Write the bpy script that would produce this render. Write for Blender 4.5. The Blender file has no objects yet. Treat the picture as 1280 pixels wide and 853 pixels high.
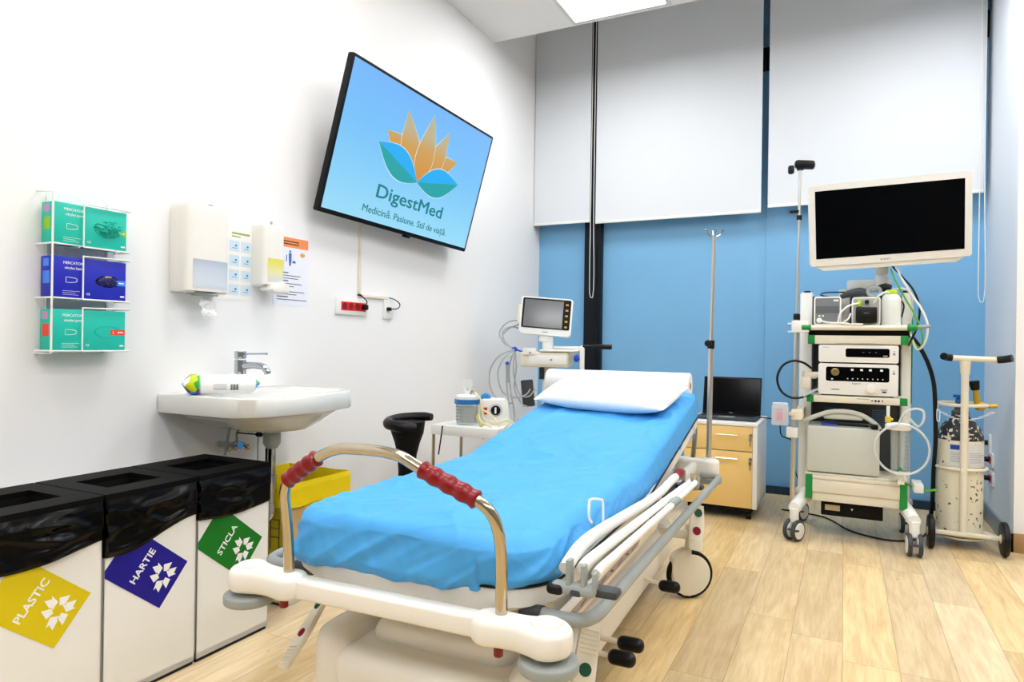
import bpy, bmesh, math, random
from mathutils import Vector, Matrix, noise
random.seed(7)
S = bpy.context.scene
COL = S.collection
R = math.radians

# ------------------------------------------------------------------ camera, world, exposure
def cam_matrix():
    yaw, p, r = R(26.26), R(.06), R(.81)
    fw = Vector((-math.sin(yaw) * math.cos(p), math.cos(yaw) * math.cos(p), math.sin(p)))
    ri = Vector((math.cos(yaw), math.sin(yaw), 0))
    up = ri.cross(fw)
    rr = ri * math.cos(r) + up * math.sin(r)
    uu = -ri * math.sin(r) + up * math.cos(r)
    m = Matrix((rr, uu, -fw)).transposed().to_4x4()
    m.translation = (0, 0, 1.07)
    return m
cd = bpy.data.cameras.new('camera')
cam = bpy.data.objects.new('camera', cd)
COL.objects.link(cam)
cam.matrix_world = cam_matrix()
cd.sensor_width = 36
cd.lens = 841.4 / 1280 * 36
cd.clip_start = .02
S.camera = cam
S.view_settings.view_transform = 'Standard'
S.view_settings.look = 'None'
S.view_settings.exposure = 0.0
S.view_settings.gamma = 1
S.view_settings.use_curve_mapping = False
wd = bpy.data.worlds.new('world'); S.world = wd; wd.use_nodes = True
wd.node_tree.nodes['Background'].inputs[0].default_value = (.8, .9, 1, 1)
wd.node_tree.nodes['Background'].inputs[1].default_value = .3
PANEL_POWER = 17.5

# ------------------------------------------------------------------ materials
def lin(c):
    if isinstance(c, str):
        c = [int(c[i:i + 2], 16) / 255 for i in (0, 2, 4)]
    return tuple((x / 12.92 if x <= .04045 else ((x + .055) / 1.055) ** 2.4) for x in c) + (1,)
MATS = {}
def mat(name, col, rough=.5, metal=0., var=.03, scale=30., bump=0., spec=.5, trans=0., alpha=1., emit=0., coat=0., ior=1.45):
    if name in MATS: return MATS[name]
    m = bpy.data.materials.new(name); m.use_nodes = True
    nt = m.node_tree; b = nt.nodes['Principled BSDF']
    c = lin(col)
    tc = nt.nodes.new('ShaderNodeTexCoord')
    nz = nt.nodes.new('ShaderNodeTexNoise'); nz.inputs['Scale'].default_value = scale; nz.inputs['Detail'].default_value = 3
    nt.links.new(tc.outputs['Object'], nz.inputs['Vector'])
    mx = nt.nodes.new('ShaderNodeMix'); mx.data_type = 'RGBA'
    mx.inputs['A'].default_value = tuple(x * (1 - var) for x in c[:3]) + (1,)
    mx.inputs['B'].default_value = tuple(min(1, x * (1 + var)) for x in c[:3]) + (1,)
    nt.links.new(nz.outputs['Fac'], mx.inputs['Factor'])
    nt.links.new(mx.outputs['Result'], b.inputs['Base Color'])
    b.inputs['Roughness'].default_value = rough
    b.inputs['Metallic'].default_value = metal
    b.inputs['Specular IOR Level'].default_value = spec
    b.inputs['Transmission Weight'].default_value = trans
    b.inputs['IOR'].default_value = ior
    b.inputs['Alpha'].default_value = alpha
    b.inputs['Coat Weight'].default_value = coat
    if emit:
        nt.links.new(mx.outputs['Result'], b.inputs['Emission Color'])
        b.inputs['Emission Strength'].default_value = emit
    if bump:
        bp = nt.nodes.new('ShaderNodeBump'); bp.inputs['Strength'].default_value = bump; bp.inputs['Distance'].default_value = .002
        nt.links.new(nz.outputs['Fac'], bp.inputs['Height']); nt.links.new(bp.outputs['Normal'], b.inputs['Normal'])
    MATS[name] = m
    return m

M_wall = mat('white_wall_paint', 'f3f3f4', .75, scale=200, var=.01, bump=.08, spec=.3)
M_ceil = mat('ceiling_paint', 'ececec', .85, scale=150, var=.01, spec=.2)
M_niche = mat('niche_wall_blue_bounce', 'e8eef6', .7, scale=200, var=.01, spec=.3)  # white wall with the bluish bounce light tinted into its colour
M_blue = mat('blue_window_film', '7cb6e2', .38, scale=3, var=.04, spec=.4)
M_mull = mat('black_window_frame', '06101b', .4, scale=40, var=.2, spec=.3)
M_blind = mat('white_blind_fabric', 'dfe4ea', .85, scale=400, var=.02, bump=.05, spec=.2)
M_whitem = mat('white_lacquered_metal', 'efefec', .35, scale=20, var=.02)
M_plast = mat('white_moulded_plastic', 'eeebe4', .38, scale=15, var=.02, spec=.5)
M_cream = mat('cream_plastic', 'e6dfcd', .42, scale=15, var=.03)
M_grayp = mat('grey_plastic', '9aa09e', .45, scale=25, var=.05)
M_dgray = mat('dark_grey_plastic', '3a3f43', .5, scale=25, var=.08)
M_black = mat('black_rubber', '050506', .4, scale=40, var=.2, spec=.35)
M_blackm = mat('matt_black', '07080a', .6, scale=40, var=.2, spec=.25)
M_bag = mat('black_bin_liner', '010102', .24, scale=14, var=.2, bump=.6, spec=.2)
M_lid = mat('black_bin_lid', '050506', .6, scale=90, var=.15, bump=.1, spec=.12)
M_steel = mat('brushed_steel', 'bfb5a0', .12, metal=1, scale=60, var=.04)
M_steel2 = mat('satin_steel', 'd6d4ce', .3, metal=1, scale=60, var=.04)
M_chrome = mat('chrome', 'bcc0c6', .08, metal=1, scale=30, var=.02)
M_red = mat('red_grip_plastic', '820010', .28, scale=20, var=.05)
M_green = mat('green_plastic', '068a3c', .4, scale=20, var=.05)
M_dgreen = mat('dark_green_dot', '0b4a33', .4, scale=20, var=.05)
M_paper = mat('white_paper', 'f6f6f6', .9, scale=80, var=.01, bump=.1, spec=.1)
M_pillow = mat('white_nonwoven_fabric', 'f6f9fb', .85, scale=60, var=.02, bump=.25, spec=.2)
M_ceramic = mat('white_ceramic', 'dddeda', .10, scale=10, var=.01, coat=.3)
M_screen = mat('black_screen_glass', '020306', .12, scale=10, var=.1, spec=.12)
M_bez = mat('black_bezel', '04050a', .35, scale=30, var=.1, spec=.25)
M_cardb = mat('cardboard', 'c7a772', .8, scale=50, var=.08)
M_yel = mat('yellow_liner', 'f0d400', .35, scale=20, var=.05, bump=.2)
M_yelb = mat('yellow_printed_card', 'b9a50c', .55, scale=20, var=.05)
M_drawer = mat('pale_yellow_laminate', 'f4cf84', .45, scale=12, var=.03)
M_wlam = mat('white_laminate', 'f2f1ee', .45, scale=12, var=.02)
M_core = mat('brown_cardboard_core', '9a6a34', .8, scale=40, var=.1)
M_cyl = mat('o2', 'e9e4d2', .45)
M_clear = mat('clear_plastic', 'e4eef0', .08, trans=.85, ior=1.2, scale=20, var=.01, alpha=.5)
M_frost = mat('frosted_grey_plastic', 'b9c6d4', .25, alpha=.55, scale=20, var=.03)
M_tubeclr = mat('translucent_tubing', 'dfe6e4', .2, alpha=.65, scale=20, var=.02)
M_cable = mat('grey_cable', 'a9adb0', .45, scale=30, var=.05)
M_wcable = mat('white_cable', 'eeeeea', .45, scale=30, var=.03)
M_gcable = mat('green_cable', '5fae2e', .45, scale=30, var=.05)
M_blueclip = mat('blue_clip_plastic', '1240c0', .4, scale=30, var=.05)
M_teal = mat('teal_glove_carton', '13c1ae', .45, scale=20, var=.03)
M_indigo = mat('indigo_glove_carton', '1420b4', .45, scale=20, var=.03)
M_wprint = mat('white_print', 'f4f4f4', .6, scale=20, var=.01)
M_kprint = mat('dark_print', '20242a', .6, scale=20, var=.05)
M_gprint = mat('grey_print', '9aa0a6', .6, scale=20, var=.05)

def mat_floor():
    m = bpy.data.materials.new('light_oak_vinyl_planks'); m.use_nodes = True
    nt = m.node_tree; N = nt.nodes.new; L = nt.links.new; b = nt.nodes['Principled BSDF']
    tc = N('ShaderNodeTexCoord'); sp = N('ShaderNodeSeparateXYZ'); L(tc.outputs['Object'], sp.inputs[0])
    def mth(op, a, c=None, d=None):
        n = N('ShaderNodeMath'); n.operation = op
        for i, v in enumerate((a, c, d)):
            if v is None: continue
            if isinstance(v, (int, float)): n.inputs[i].default_value = v
            else: L(v, n.inputs[i])
        return n.outputs[0]
    W, LEN = .17, 1.15
    xi = mth('DIVIDE', mth('ADD', sp.outputs[0], 10 * W - .008 + .0), W)
    i = mth('FLOOR', xi); fx = mth('FRACT', xi)
    wn = N('ShaderNodeTexWhiteNoise'); wn.noise_dimensions = '1D'; L(i, wn.inputs['W'])
    yj = mth('DIVIDE', mth('ADD', mth('ADD', sp.outputs[1], 20.), mth('MULTIPLY', wn.outputs['Value'], 7.3)), LEN)
    j = mth('FLOOR', yj); fy = mth('FRACT', yj)
    cid = mth('ADD', mth('MULTIPLY', i, 17.13), mth('MULTIPLY', j, 3.71))
    wn2 = N('ShaderNodeTexWhiteNoise'); wn2.noise_dimensions = '1D'; L(cid, wn2.inputs['W'])
    cb = N('ShaderNodeCombineXYZ')
    L(mth('MULTIPLY', sp.outputs[0], 9.), cb.inputs[0]); L(mth('MULTIPLY', sp.outputs[1], 1.6), cb.inputs[1]); L(mth('MULTIPLY', cid, 2.37), cb.inputs[2])
    n1 = N('ShaderNodeTexNoise'); n1.inputs['Scale'].default_value = 1.1; n1.inputs['Detail'].default_value = 5; n1.inputs['Distortion'].default_value = 1.6
    L(cb.outputs[0], n1.inputs['Vector'])
    cb2 = N('ShaderNodeCombineXYZ')
    L(mth('MULTIPLY', sp.outputs[0], 70.), cb2.inputs[0]); L(mth('MULTIPLY', sp.outputs[1], 5.), cb2.inputs[1]); L(cid, cb2.inputs[2])
    n2 = N('ShaderNodeTexNoise'); n2.inputs['Scale'].default_value = 1.; n2.inputs['Detail'].default_value = 4; n2.inputs['Distortion'].default_value = .8
    L(cb2.outputs[0], n2.inputs['Vector'])
    r1 = N('ShaderNodeValToRGB'); e = r1.color_ramp.elements
    e[0].position = .33; e[0].color = lin('c3a374'); e[1].position = .66; e[1].color = lin('e6cfa0')
    L(n1.outputs['Fac'], r1.inputs[0])
    r2 = N('ShaderNodeValToRGB'); e = r2.color_ramp.elements
    e[0].position = .35; e[0].color = lin('d2b586'); e[1].position = .62; e[1].color = lin('ead5ab')
    L(n2.outputs['Fac'], r2.inputs[0])
    mx = N('ShaderNodeMix'); mx.data_type = 'RGBA'; mx.inputs['Factor'].default_value = .5
    L(r1.outputs[0], mx.inputs['A']); L(r2.outputs[0], mx.inputs['B'])
    hs = N('ShaderNodeHueSaturation'); L(mx.outputs['Result'], hs.inputs['Color'])
    L(mth('ADD', mth('MULTIPLY', wn2.outputs['Value'], .22), .9), hs.inputs['Value'])
    L(mth('ADD', mth('MULTIPLY', wn.outputs['Value'], .3), .85), hs.inputs['Saturation'])
    # sparse knots
    vo = N('ShaderNodeTexVoronoi'); vo.inputs['Scale'].default_value = 2.6
    cb3 = N('ShaderNodeCombineXYZ'); L(mth('MULTIPLY', sp.outputs[0], 2.2), cb3.inputs[0]); L(sp.outputs[1], cb3.inputs[1]); L(vo.inputs[0].node.outputs[0], cb3.inputs[2]) if False else None
    L(cb3.outputs[0], vo.inputs['Vector'])
    kn = mth('LESS_THAN', vo.outputs['Distance'], .028)
    gx = mth('LESS_THAN', mth('MINIMUM', fx, mth('SUBTRACT', 1., fx)), .008)
    gy = mth('LESS_THAN', mth('MINIMUM', fy, mth('SUBTRACT', 1., fy)), .0012)
    g = mth('MAXIMUM', gx, gy)
    g2 = mth('MAXIMUM', mth('MULTIPLY', g, .55), mth('MULTIPLY', kn, .45))
    mg = N('ShaderNodeMix'); mg.data_type = 'RGBA'; mg.inputs['B'].default_value = lin('8a6f4a')
    L(g2, mg.inputs['Factor']); L(hs.outputs[0], mg.inputs['A'])
    L(mg.outputs['Result'], b.inputs['Base Color'])
    b.inputs['Roughness'].default_value = .33
    b.inputs['Specular IOR Level'].default_value = .4
    bp = N('ShaderNodeBump'); bp.inputs['Strength'].default_value = .15; bp.inputs['Distance'].default_value = .001
    L(mth('SUBTRACT', n2.outputs['Fac'], g), bp.inputs['Height']); L(bp.outputs[0], b.inputs['Normal'])
    return m
M_floor = mat_floor()

def mat_sheet():
    m = mat('blue_disposable_sheet', '4ba6ea', .5, scale=900, var=.05, bump=.1, spec=.35)
    nt = m.node_tree; b = nt.nodes['Principled BSDF']
    b.inputs['Subsurface Weight'].default_value = 0
    tc = nt.nodes.new('ShaderNodeTexCoord'); n = nt.nodes.new('ShaderNodeTexNoise')
    n.inputs['Scale'].default_value = 6; n.inputs['Detail'].default_value = 6; n.inputs['Distortion'].default_value = 2.4
    nt.links.new(tc.outputs['Object'], n.inputs['Vector'])
    bp = nt.nodes.new('ShaderNodeBump'); bp.inputs['Strength'].default_value = .3; bp.inputs['Distance'].default_value = .010
    nt.links.new(n.outputs['Fac'], bp.inputs['Height']); nt.links.new(bp.outputs[0], b.inputs['Normal'])
    return m
M_sheet = mat_sheet()

def mat_ramp(name, axis, stops, emit=0., rough=.4):
    """colour that runs along one object axis (printed gradients)"""
    m = bpy.data.materials.new(name); m.use_nodes = True; nt = m.node_tree; b = nt.nodes['Principled BSDF']
    tc = nt.nodes.new('ShaderNodeTexCoord'); sp = nt.nodes.new('ShaderNodeSeparateXYZ'); nt.links.new(tc.outputs['Object'], sp.inputs[0])
    mr = nt.nodes.new('ShaderNodeMapRange'); mr.inputs['From Min'].default_value = stops[0][0]; mr.inputs['From Max'].default_value = stops[-1][0]
    nt.links.new(sp.outputs[axis], mr.inputs['Value'])
    rp = nt.nodes.new('ShaderNodeValToRGB'); e = rp.color_ramp.elements
    a, z = stops[0][0], stops[-1][0]
    e[0].position = 0; e[0].color = lin(stops[0][1]); e[1].position = 1; e[1].color = lin(stops[-1][1])
    for s, c in stops[1:-1]:
        q = e.new((s - a) / (z - a)); q.color = lin(c)
    nt.links.new(mr.outputs[0], rp.inputs[0]); nt.links.new(rp.outputs[0], b.inputs['Base Color'])
    b.inputs['Roughness'].default_value = rough
    if emit:
        nt.links.new(rp.outputs[0], b.inputs['Emission Color']); b.inputs['Emission Strength'].default_value = emit
        b.inputs['Base Color'].default_value = (0, 0, 0, 1)
        for l in list(b.inputs['Base Color'].links): nt.links.remove(l)
        b.inputs['Base Color'].default_value = (.01, .01, .012, 1)
    return m

def mat_cyl(name, base, worn, lo=.62):
    m = mat(name, base, .45, scale=8, var=.05)
    nt = m.node_tree; b = nt.nodes['Principled BSDF']
    src = b.inputs['Base Color'].links[0].from_socket
    tc = nt.nodes.new('ShaderNodeTexCoord'); n = nt.nodes.new('ShaderNodeTexNoise'); n.inputs['Scale'].default_value = 42; n.inputs['Detail'].default_value = 7
    nt.links.new(tc.outputs['Object'], n.inputs['Vector'])
    r = nt.nodes.new('ShaderNodeValToRGB'); r.color_ramp.elements[0].position = lo; r.color_ramp.elements[1].position = lo + .02
    nt.links.new(n.outputs['Fac'], r.inputs[0])
    mx = nt.nodes.new('ShaderNodeMix'); mx.data_type = 'RGBA'; mx.inputs['B'].default_value = lin(worn)
    nt.links.new(r.outputs[0], mx.inputs['Factor']); nt.links.new(src, mx.inputs['A']); nt.links.new(mx.outputs['Result'], b.inputs['Base Color'])
    return m
M_o2body = mat_cyl('worn_cream_paint', 'e4dfca', '5d5848', .63)
M_o2top = mat_cyl('worn_black_paint', '25292c', 'd8d4c4', .555)

# ------------------------------------------------------------------ mesh helpers
class MB:
    def __init__(s): s.bm = bmesh.new()
    def _bev(s, vs, bev, seg):
        if bev > 0:
            es = list({e for v in vs for e in v.link_edges})
            bmesh.ops.bevel(s.bm, geom=es, offset=bev, segments=seg, profile=.5, affect='EDGES', clamp_overlap=True)
    def box(s, x0, x1, y0, y1, z0, z1, bev=0, seg=2, M=None):
        r = bmesh.ops.create_cube(s.bm, size=1)
        T = Matrix.Translation(((x0 + x1) / 2, (y0 + y1) / 2, (z0 + z1) / 2)) @ Matrix.Diagonal((abs(x1 - x0), abs(y1 - y0), abs(z1 - z0), 1))
        if M is not None: T = M @ T
        bmesh.ops.transform(s.bm, matrix=T, verts=r['verts'])
        s._bev(r['verts'], bev, seg); return s
    def cyl(s, p0, p1, r, r2=None, seg=24, bev=0, caps=True):
        p0, p1 = Vector(p0), Vector(p1); d = p1 - p0
        q = bmesh.ops.create_cone(s.bm, cap_ends=caps, segments=seg, radius1=r, radius2=r if r2 is None else r2, depth=d.length)
        T = Matrix.Translation((p0 + p1) / 2) @ d.to_track_quat('Z', 'Y').to_matrix().to_4x4()
        bmesh.ops.transform(s.bm, matrix=T, verts=q['verts'])
        if bev:
            es = [e for v in q['verts'] for e in v.link_edges if len(e.link_faces) == 2 and any(len(f.verts) > 4 for f in e.link_faces)]
            bmesh.ops.bevel(s.bm, geom=list(set(es)), offset=bev, segments=3, profile=.5, affect='EDGES', clamp_overlap=True)
        return s
    def sph(s, c, r, sc=(1, 1, 1), seg=16, M=None):
        q = bmesh.ops.create_uvsphere(s.bm, u_segments=seg, v_segments=max(6, seg * 2 // 3), radius=1)
        T = Matrix.Translation(c) @ (M or Matrix.Identity(4)) @ Matrix.Diagonal((r * sc[0], r * sc[1], r * sc[2], 1))
        bmesh.ops.transform(s.bm, matrix=T, verts=q['verts']); return s
    def tube(s, pts, r, seg=12, sub=6, closed=False, smooth=True, caps=True):
        P = [Vector(p) for p in pts]
        rad = r if isinstance(r, (list, tuple)) else [r] * len(P)
        if smooth and len(P) > 2:
            Q, RR = [], []; n = len(P)
            for i in range(n if closed else n - 1):
                a, b, c, d = (P[(i - 1) % n] if closed or i > 0 else P[i] * 2 - P[i + 1]), P[i], P[(i + 1) % n], (P[(i + 2) % n] if closed or i < n - 2 else P[i + 1] * 2 - P[i])
                for k in range(sub):
                    t = k / sub
                    Q.append(.5 * ((2 * b) + (c - a) * t + (2 * a - 5 * b + 4 * c - d) * t * t + (3 * b - 3 * c + d - a) * t ** 3))
                    RR.append(rad[i] * (1 - t) + rad[(i + 1) % n] * t)
            if not closed: Q.append(P[-1]); RR.append(rad[-1])
            P, rad = Q, RR
        n = len(P); rings = []; up = None
        for i in range(n):
            t = (P[(i + 1) % n] - P[(i - 1) % n]) if closed else (P[min(i + 1, n - 1)] - P[max(i - 1, 0)])
            if t.length < 1e-9: t = Vector((0, 0, 1))
            t.normalize()
            if up is None:
                up = Vector((0, 0, 1)) if abs(t.z) < .9 else Vector((1, 0, 0))
            up = up - t * up.dot(t)
            if up.length < 1e-6: up = t.orthogonal()
            up.normalize(); w = t.cross(up)
            rings.append([s.bm.verts.new(P[i] + (up * math.cos(a) + w * math.sin(a)) * rad[i]) for a in [2 * math.pi * k / seg for k in range(seg)]])
        for i in range(n if closed else n - 1):
            A, B = rings[i], rings[(i + 1) % n]
            for k in range(seg):
                try: s.bm.faces.new((A[k], A[(k + 1) % seg], B[(k + 1) % seg], B[k]))
                except ValueError: pass
        if not closed and caps:
            s.bm.faces.new(rings[0][::-1]); s.bm.faces.new(rings[-1])
        return s
    def lathe(s, prof, M=None, seg=32):
        M = M or Matrix.Identity(4); rings = []
        for r, z in prof:
            if r < 1e-6: rings.append([s.bm.verts.new(M @ Vector((0, 0, z)))])
            else: rings.append([s.bm.verts.new(M @ Vector((r * math.cos(2 * math.pi * k / seg), r * math.sin(2 * math.pi * k / seg), z))) for k in range(seg)])
        for A, B in zip(rings, rings[1:]):
            for k in range(seg):
                a = [A[k % len(A)], A[(k + 1) % len(A)], B[(k + 1) % len(B)], B[k % len(B)]]
                u = []
                for v in a:
                    if v not in u: u.append(v)
                if len(u) > 2:
                    try: s.bm.faces.new(u)
                    except ValueError: pass
        return s
    def prism(s, pts, d, M=None, bev=0, seg=2):
        """outline in local XY, thickness d along local Z"""
        M = M or Matrix.Identity(4)
        a = [s.bm.verts.new(M @ Vector((x, y, 0))) for x, y in pts]
        b = [s.bm.verts.new(M @ Vector((x, y, d))) for x, y in pts]
        n = len(pts)
        s.bm.faces.new(a[::-1]); s.bm.faces.new(b)
        for k in range(n): s.bm.faces.new((a[k], a[(k + 1) % n], b[(k + 1) % n], b[k]))
        if bev:
            es = [e for v in a + b for e in v.link_edges]
            rim = [e for e in set(es) if (e.verts[0] in a) == (e.verts[1] in a)]
            bmesh.ops.bevel(s.bm, geom=rim, offset=bev, segments=seg, profile=.5, affect='EDGES', clamp_overlap=True)
        return s
    def grid(s, fn, nu, nv):
        V = [[s.bm.verts.new(fn(i / nu, j / nv)) for j in range(nv + 1)] for i in range(nu + 1)]
        for i in range(nu):
            for j in range(nv):
                s.bm.faces.new((V[i][j], V[i + 1][j], V[i + 1][j + 1], V[i][j + 1]))
        return s

def basis(o, x, y, z):
    m = Matrix((Vector(x), Vector(y), Vector(z))).transposed().to_4x4(); m.translation = o; return m
def rpoly(w, h, r, n=6, cx=0, cy=0):
    """rounded rectangle outline"""
    P = []
    for sx, sy, a0 in ((1, 1, 0), (-1, 1, 90), (-1, -1, 180), (1, -1, 270)):
        for k in range(n + 1):
            a = R(a0 + 90 * k / n)
            P.append((cx + sx * (w / 2 - r) + r * math.cos(a), cy + sy * (h / 2 - r) + r * math.sin(a)))
    return P

FRAME = {}
def setp(o, label=None, cat=None, group=None, kind=None):
    if label: o['label'] = label
    if cat: o['category'] = cat
    if group: o['group'] = group
    if kind: o['kind'] = kind
def thing(name, label, cat, loc=(0, 0, 0), rz=0., group=None, M=None, kind=None):
    o = bpy.data.objects.new(name, None); COL.objects.link(o); o.empty_display_size = .1
    if M is None: M = Matrix.Translation(loc) @ Matrix.Rotation(rz, 4, 'Z')
    o.matrix_world = M; FRAME[o] = M.copy()
    setp(o, label, cat, group, kind); return o
def part(name, mb, m, parent=None, W=False, ang=35, label=None, loc=None, flat=False):
    """one mesh object; W=True: the shapes were given in world space"""
    me = bpy.data.meshes.new(name)
    bmesh.ops.recalc_face_normals(mb.bm, faces=mb.bm.faces)
    mb.bm.to_mesh(me); mb.bm.free(); me.materials.append(m)
    root = parent
    while root is not None and root not in FRAME: root = root.parent
    if W and root is not None: me.transform(FRAME[root].inverted())
    if not flat:
        me.polygons.foreach_set('use_smooth', [True] * len(me.polygons)); me.set_sharp_from_angle(angle=R(ang))
    o = bpy.data.objects.new(name, me); COL.objects.link(o)
    if parent is not None: o.parent = parent
    elif loc is not None:
        me.transform(Matrix.Translation(-Vector(loc))); o.location = loc
    if label: o['label'] = label
    return o
def single(name, mb, m, label, cat, loc, group=None, ang=35):
    o = part(name, mb, m, None, ang=ang, loc=loc); setp(o, label, cat, group); return o
def struct(name, mb, m, parent=None):
    o = part(name, mb, m, parent)
    if parent is None: o['kind'] = 'structure'
    return o
def text(body, size, m, parent, M, name='lettering', sx=1., ext=.0004, align='CENTER', W=False, width=None, bold=0.):
    cu = bpy.data.curves.new('t', 'FONT'); cu.body = body; cu.size = size; cu.extrude = ext; cu.align_x = align; cu.align_y = 'CENTER'; cu.resolution_u = 3
    to = bpy.data.objects.new('t', cu); COL.objects.link(to)
    bpy.context.view_layer.update()
    dg = bpy.context.evaluated_depsgraph_get()
    me = bpy.data.meshes.new_from_object(to.evaluated_get(dg))
    bpy.data.objects.remove(to); bpy.data.curves.remove(cu)
    if bold:
        bm = bmesh.new(); bm.from_mesh(me); g = bm.verts[:] + bm.edges[:] + bm.faces[:]
        for dx, dy in ((1, 0), (-1, 0), (0, 1), (0, -1)):
            r = bmesh.ops.duplicate(bm, geom=g)
            bmesh.ops.translate(bm, verts=[v for v in r['geom'] if isinstance(v, bmesh.types.BMVert)], vec=(dx * bold * size, dy * bold * size, .00002 * (dx + 2 * dy)))
        bm.to_mesh(me); bm.free()
    if width:
        xs = [v.co.x for v in me.vertices]; sx = width / (max(xs) - min(xs)); me.transform(Matrix.Translation((-(max(xs) + min(xs)) / 2, 0, 0)))
    me.transform(M @ Matrix.Diagonal((sx, 1, 1, 1)))
    root = parent
    while root is not None and root not in FRAME: root = root.parent
    if W: me.transform(FRAME[root].inverted())
    me.materials.clear(); me.materials.append(m); me.name = name
    o = bpy.data.objects.new(name, me); COL.objects.link(o); o.parent = parent
    return o
def copy_tree(o, parent=None):
    c = o.copy(); COL.objects.link(c); c.parent = parent
    if o in FRAME: FRAME[c] = FRAME[o]
    for ch in list(o.children): copy_tree(ch, c)
    return c
# facing bases: text plane whose normal points to +x (left wall) / -y (toward the camera)
def on_left(x, y, z, rot=0.): return Matrix.Translation((x, y, z)) @ Matrix.Rotation(rot, 4, 'X') @ basis((0, 0, 0), (0, 1, 0), (0, 0, 1), (1, 0, 0))
def on_back(x, y, z, rot=0.): return Matrix.Translation((x, y, z)) @ Matrix.Rotation(rot, 4, 'Y') @ basis((0, 0, 0), (1, 0, 0), (0, 0, 1), (0, -1, 0))

# ------------------------------------------------------------------ room shell
XL, YB, XN, YN, ZC, ZT = -2.333, 5.2, .812, 4.354, 3.27, 4.3
XR, YF = 3.2, -2.6
struct('floor', MB().box(XL - .1, XR + .1, YF - .1, YB + .1, -.1, 0), M_floor)
struct('wall_left', MB().box(XL - .12, XL, YF - .1, YB + .1, 0, ZT + .1), M_wall)
M_far = mat('unseen_wall_darkened', '868684', .8, scale=100, var=.02)  # made-up grey for the unseen walls, darkened to lower the frontal fill light
struct('wall_rear', MB().box(XL, XR, YF - .12, YF, 0, ZC + .1), M_far)
struct('wall_right', MB().box(XR, XR + .12, YF, YN + .1, 0, ZC + .1), M_far)
struct('wall_pillar', MB().box(XN + .05, XR + .12, YN, YB + .1, 0, ZT + .1).box(XN, XN + .05, YN, YN + .004, 0, ZT), M_wall)
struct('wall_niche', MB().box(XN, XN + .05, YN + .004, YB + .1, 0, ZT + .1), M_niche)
struct('wall_back', MB().box(XL, XN, YB + .06, YB + .16, 0, ZT + .1), M_mull)
struct('ceiling', MB().box(XL, XR + .1, YF, 4.37, ZC, ZC + .1).box(XL, XN, 4.29, 4.37, ZC + .1, ZT).box(XL, XN, 4.29, YB + .1, ZT, ZT + .1), M_ceil)
# glazing covered in blue film, behind the blinds
for i, (a, b) in enumerate(((XL, -1.905), (-1.762, -.54), (-.54, XN))):
    w = struct('window_%d' % (i + 1), MB().box(a, b, YB + .03, YB + .045, .05, 3.075).box(a, b, YB + .03, YB + .045, 3.25, ZT), M_blue)
    struct('window_frame', MB().box(a, b, YB + .02, YB + .059, 3.075, 3.25, .003).box(a, b, YB + .02, YB + .059, 0, .05), M_mull, w)
struct('trim_1', MB().box(-1.905, -1.762, YB - .03, YB + .059, 0, ZT, .004).box(-1.80, -1.795, YB - .04, YB - .03, 0, ZT), M_mull)
struct('trim_2', MB().box(-.545, -.525, YB + .025, YB + .058, 0, ZT), M_blue)
struct('baseboard_back', MB().box(XL, XN, YB - .012, YB + .02, 0, .055, .002), mat('dark_blue_baseboard', '123049', .4))
struct('baseboard_left', MB().box(XL, XL + .012, YF, YB, 0, .07, .003), mat('white_baseboard', 'e2e2e2', .4))
struct('baseboard_niche', MB().box(XN - .014, XN, YN - .014, YB, 0, .10, .002), mat('grey_baseboard', '8e9498', .4))
struct('baseboard_pillar', MB().box(XN - .014, XR, YN - .014, YN, 0, .10, .002), mat('oak_baseboard', 'b28d5e', .5))

# ------------------------------------------------------------------ ceiling lights
M_lamp = mat('lamp_diffuser', 'ffffff', .5, emit=PANEL_POWER, var=0)
M_lframe = mat('white_lamp_frame', 'd8d8d8', .5)
lamps = []
spots = [(x, y) for y in (4.0, 2.1, .2, -1.6) for x in (-1.365, .5, 2.3)]
for k, (x, y) in enumerate(spots):
    if k == 0:
        L0 = thing('ceiling_light', 'square white flush ceiling light panel, switched on', 'ceiling light', (x, y, ZC))
        f = MB().box(-.34, .34, -.34, -.31, -.008, 0).box(-.34, .34, .31, .34, -.008, 0).box(-.34, -.31, -.31, .31, -.008, 0).box(.31, .34, -.31, .31, -.008, 0)
        part('frame', f, M_lframe, L0)
        part('diffuser', MB().box(-.31, .31, -.31, .31, -.005, 0), M_lamp, L0, label='glowing white diffuser')
    else:
        c = copy_tree(L0); c.location = (x, y, ZC)
    o = L0 if k == 0 else c
    o['group'] = 'ceiling light panels'

# ------------------------------------------------------------------ roller blinds
def blind(x0, x1, zb, label, cord):
    t = thing('roller_blind', label, 'blind', ((x0 + x1) / 2, 5.1, zb), group='white roller blinds over the windows')
    part('fabric', MB().box(x0, x1, 5.099, 5.1005, zb + .01, ZT - .07), M_blind, t, W=True)
    part('bottom_bar', MB().box(x0, x1, 5.095, 5.105, zb, zb + .022, .003), M_whitem, t, W=True)
    part('roller_tube', MB().cyl((x0, 5.11, ZT - .05), (x1, 5.11, ZT - .05), .03), M_whitem, t, W=True)
    if cord:
        cx, z0 = cord
        P = [(cx - .012, 5.06, ZT - .05), (cx - .016, 5.06, 2.4), (cx - .018, 5.06, z0 + .15), (cx - .012, 5.06, z0 + .02), (cx, 5.06, z0), (cx + .012, 5.06, z0 + .02), (cx + .018, 5.06, z0 + .2), (cx + .008, 5.06, 2.3), (cx + .012, 5.06, ZT - .05)]
        part('bead_cord', MB().tube(P, .003, seg=6), M_wcable, t, W=True)
    return t
blind(XL + .005, -1.838, 2.035, 'narrow white roller blind in the corner by the left wall', (-1.80, 1.43))
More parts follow.
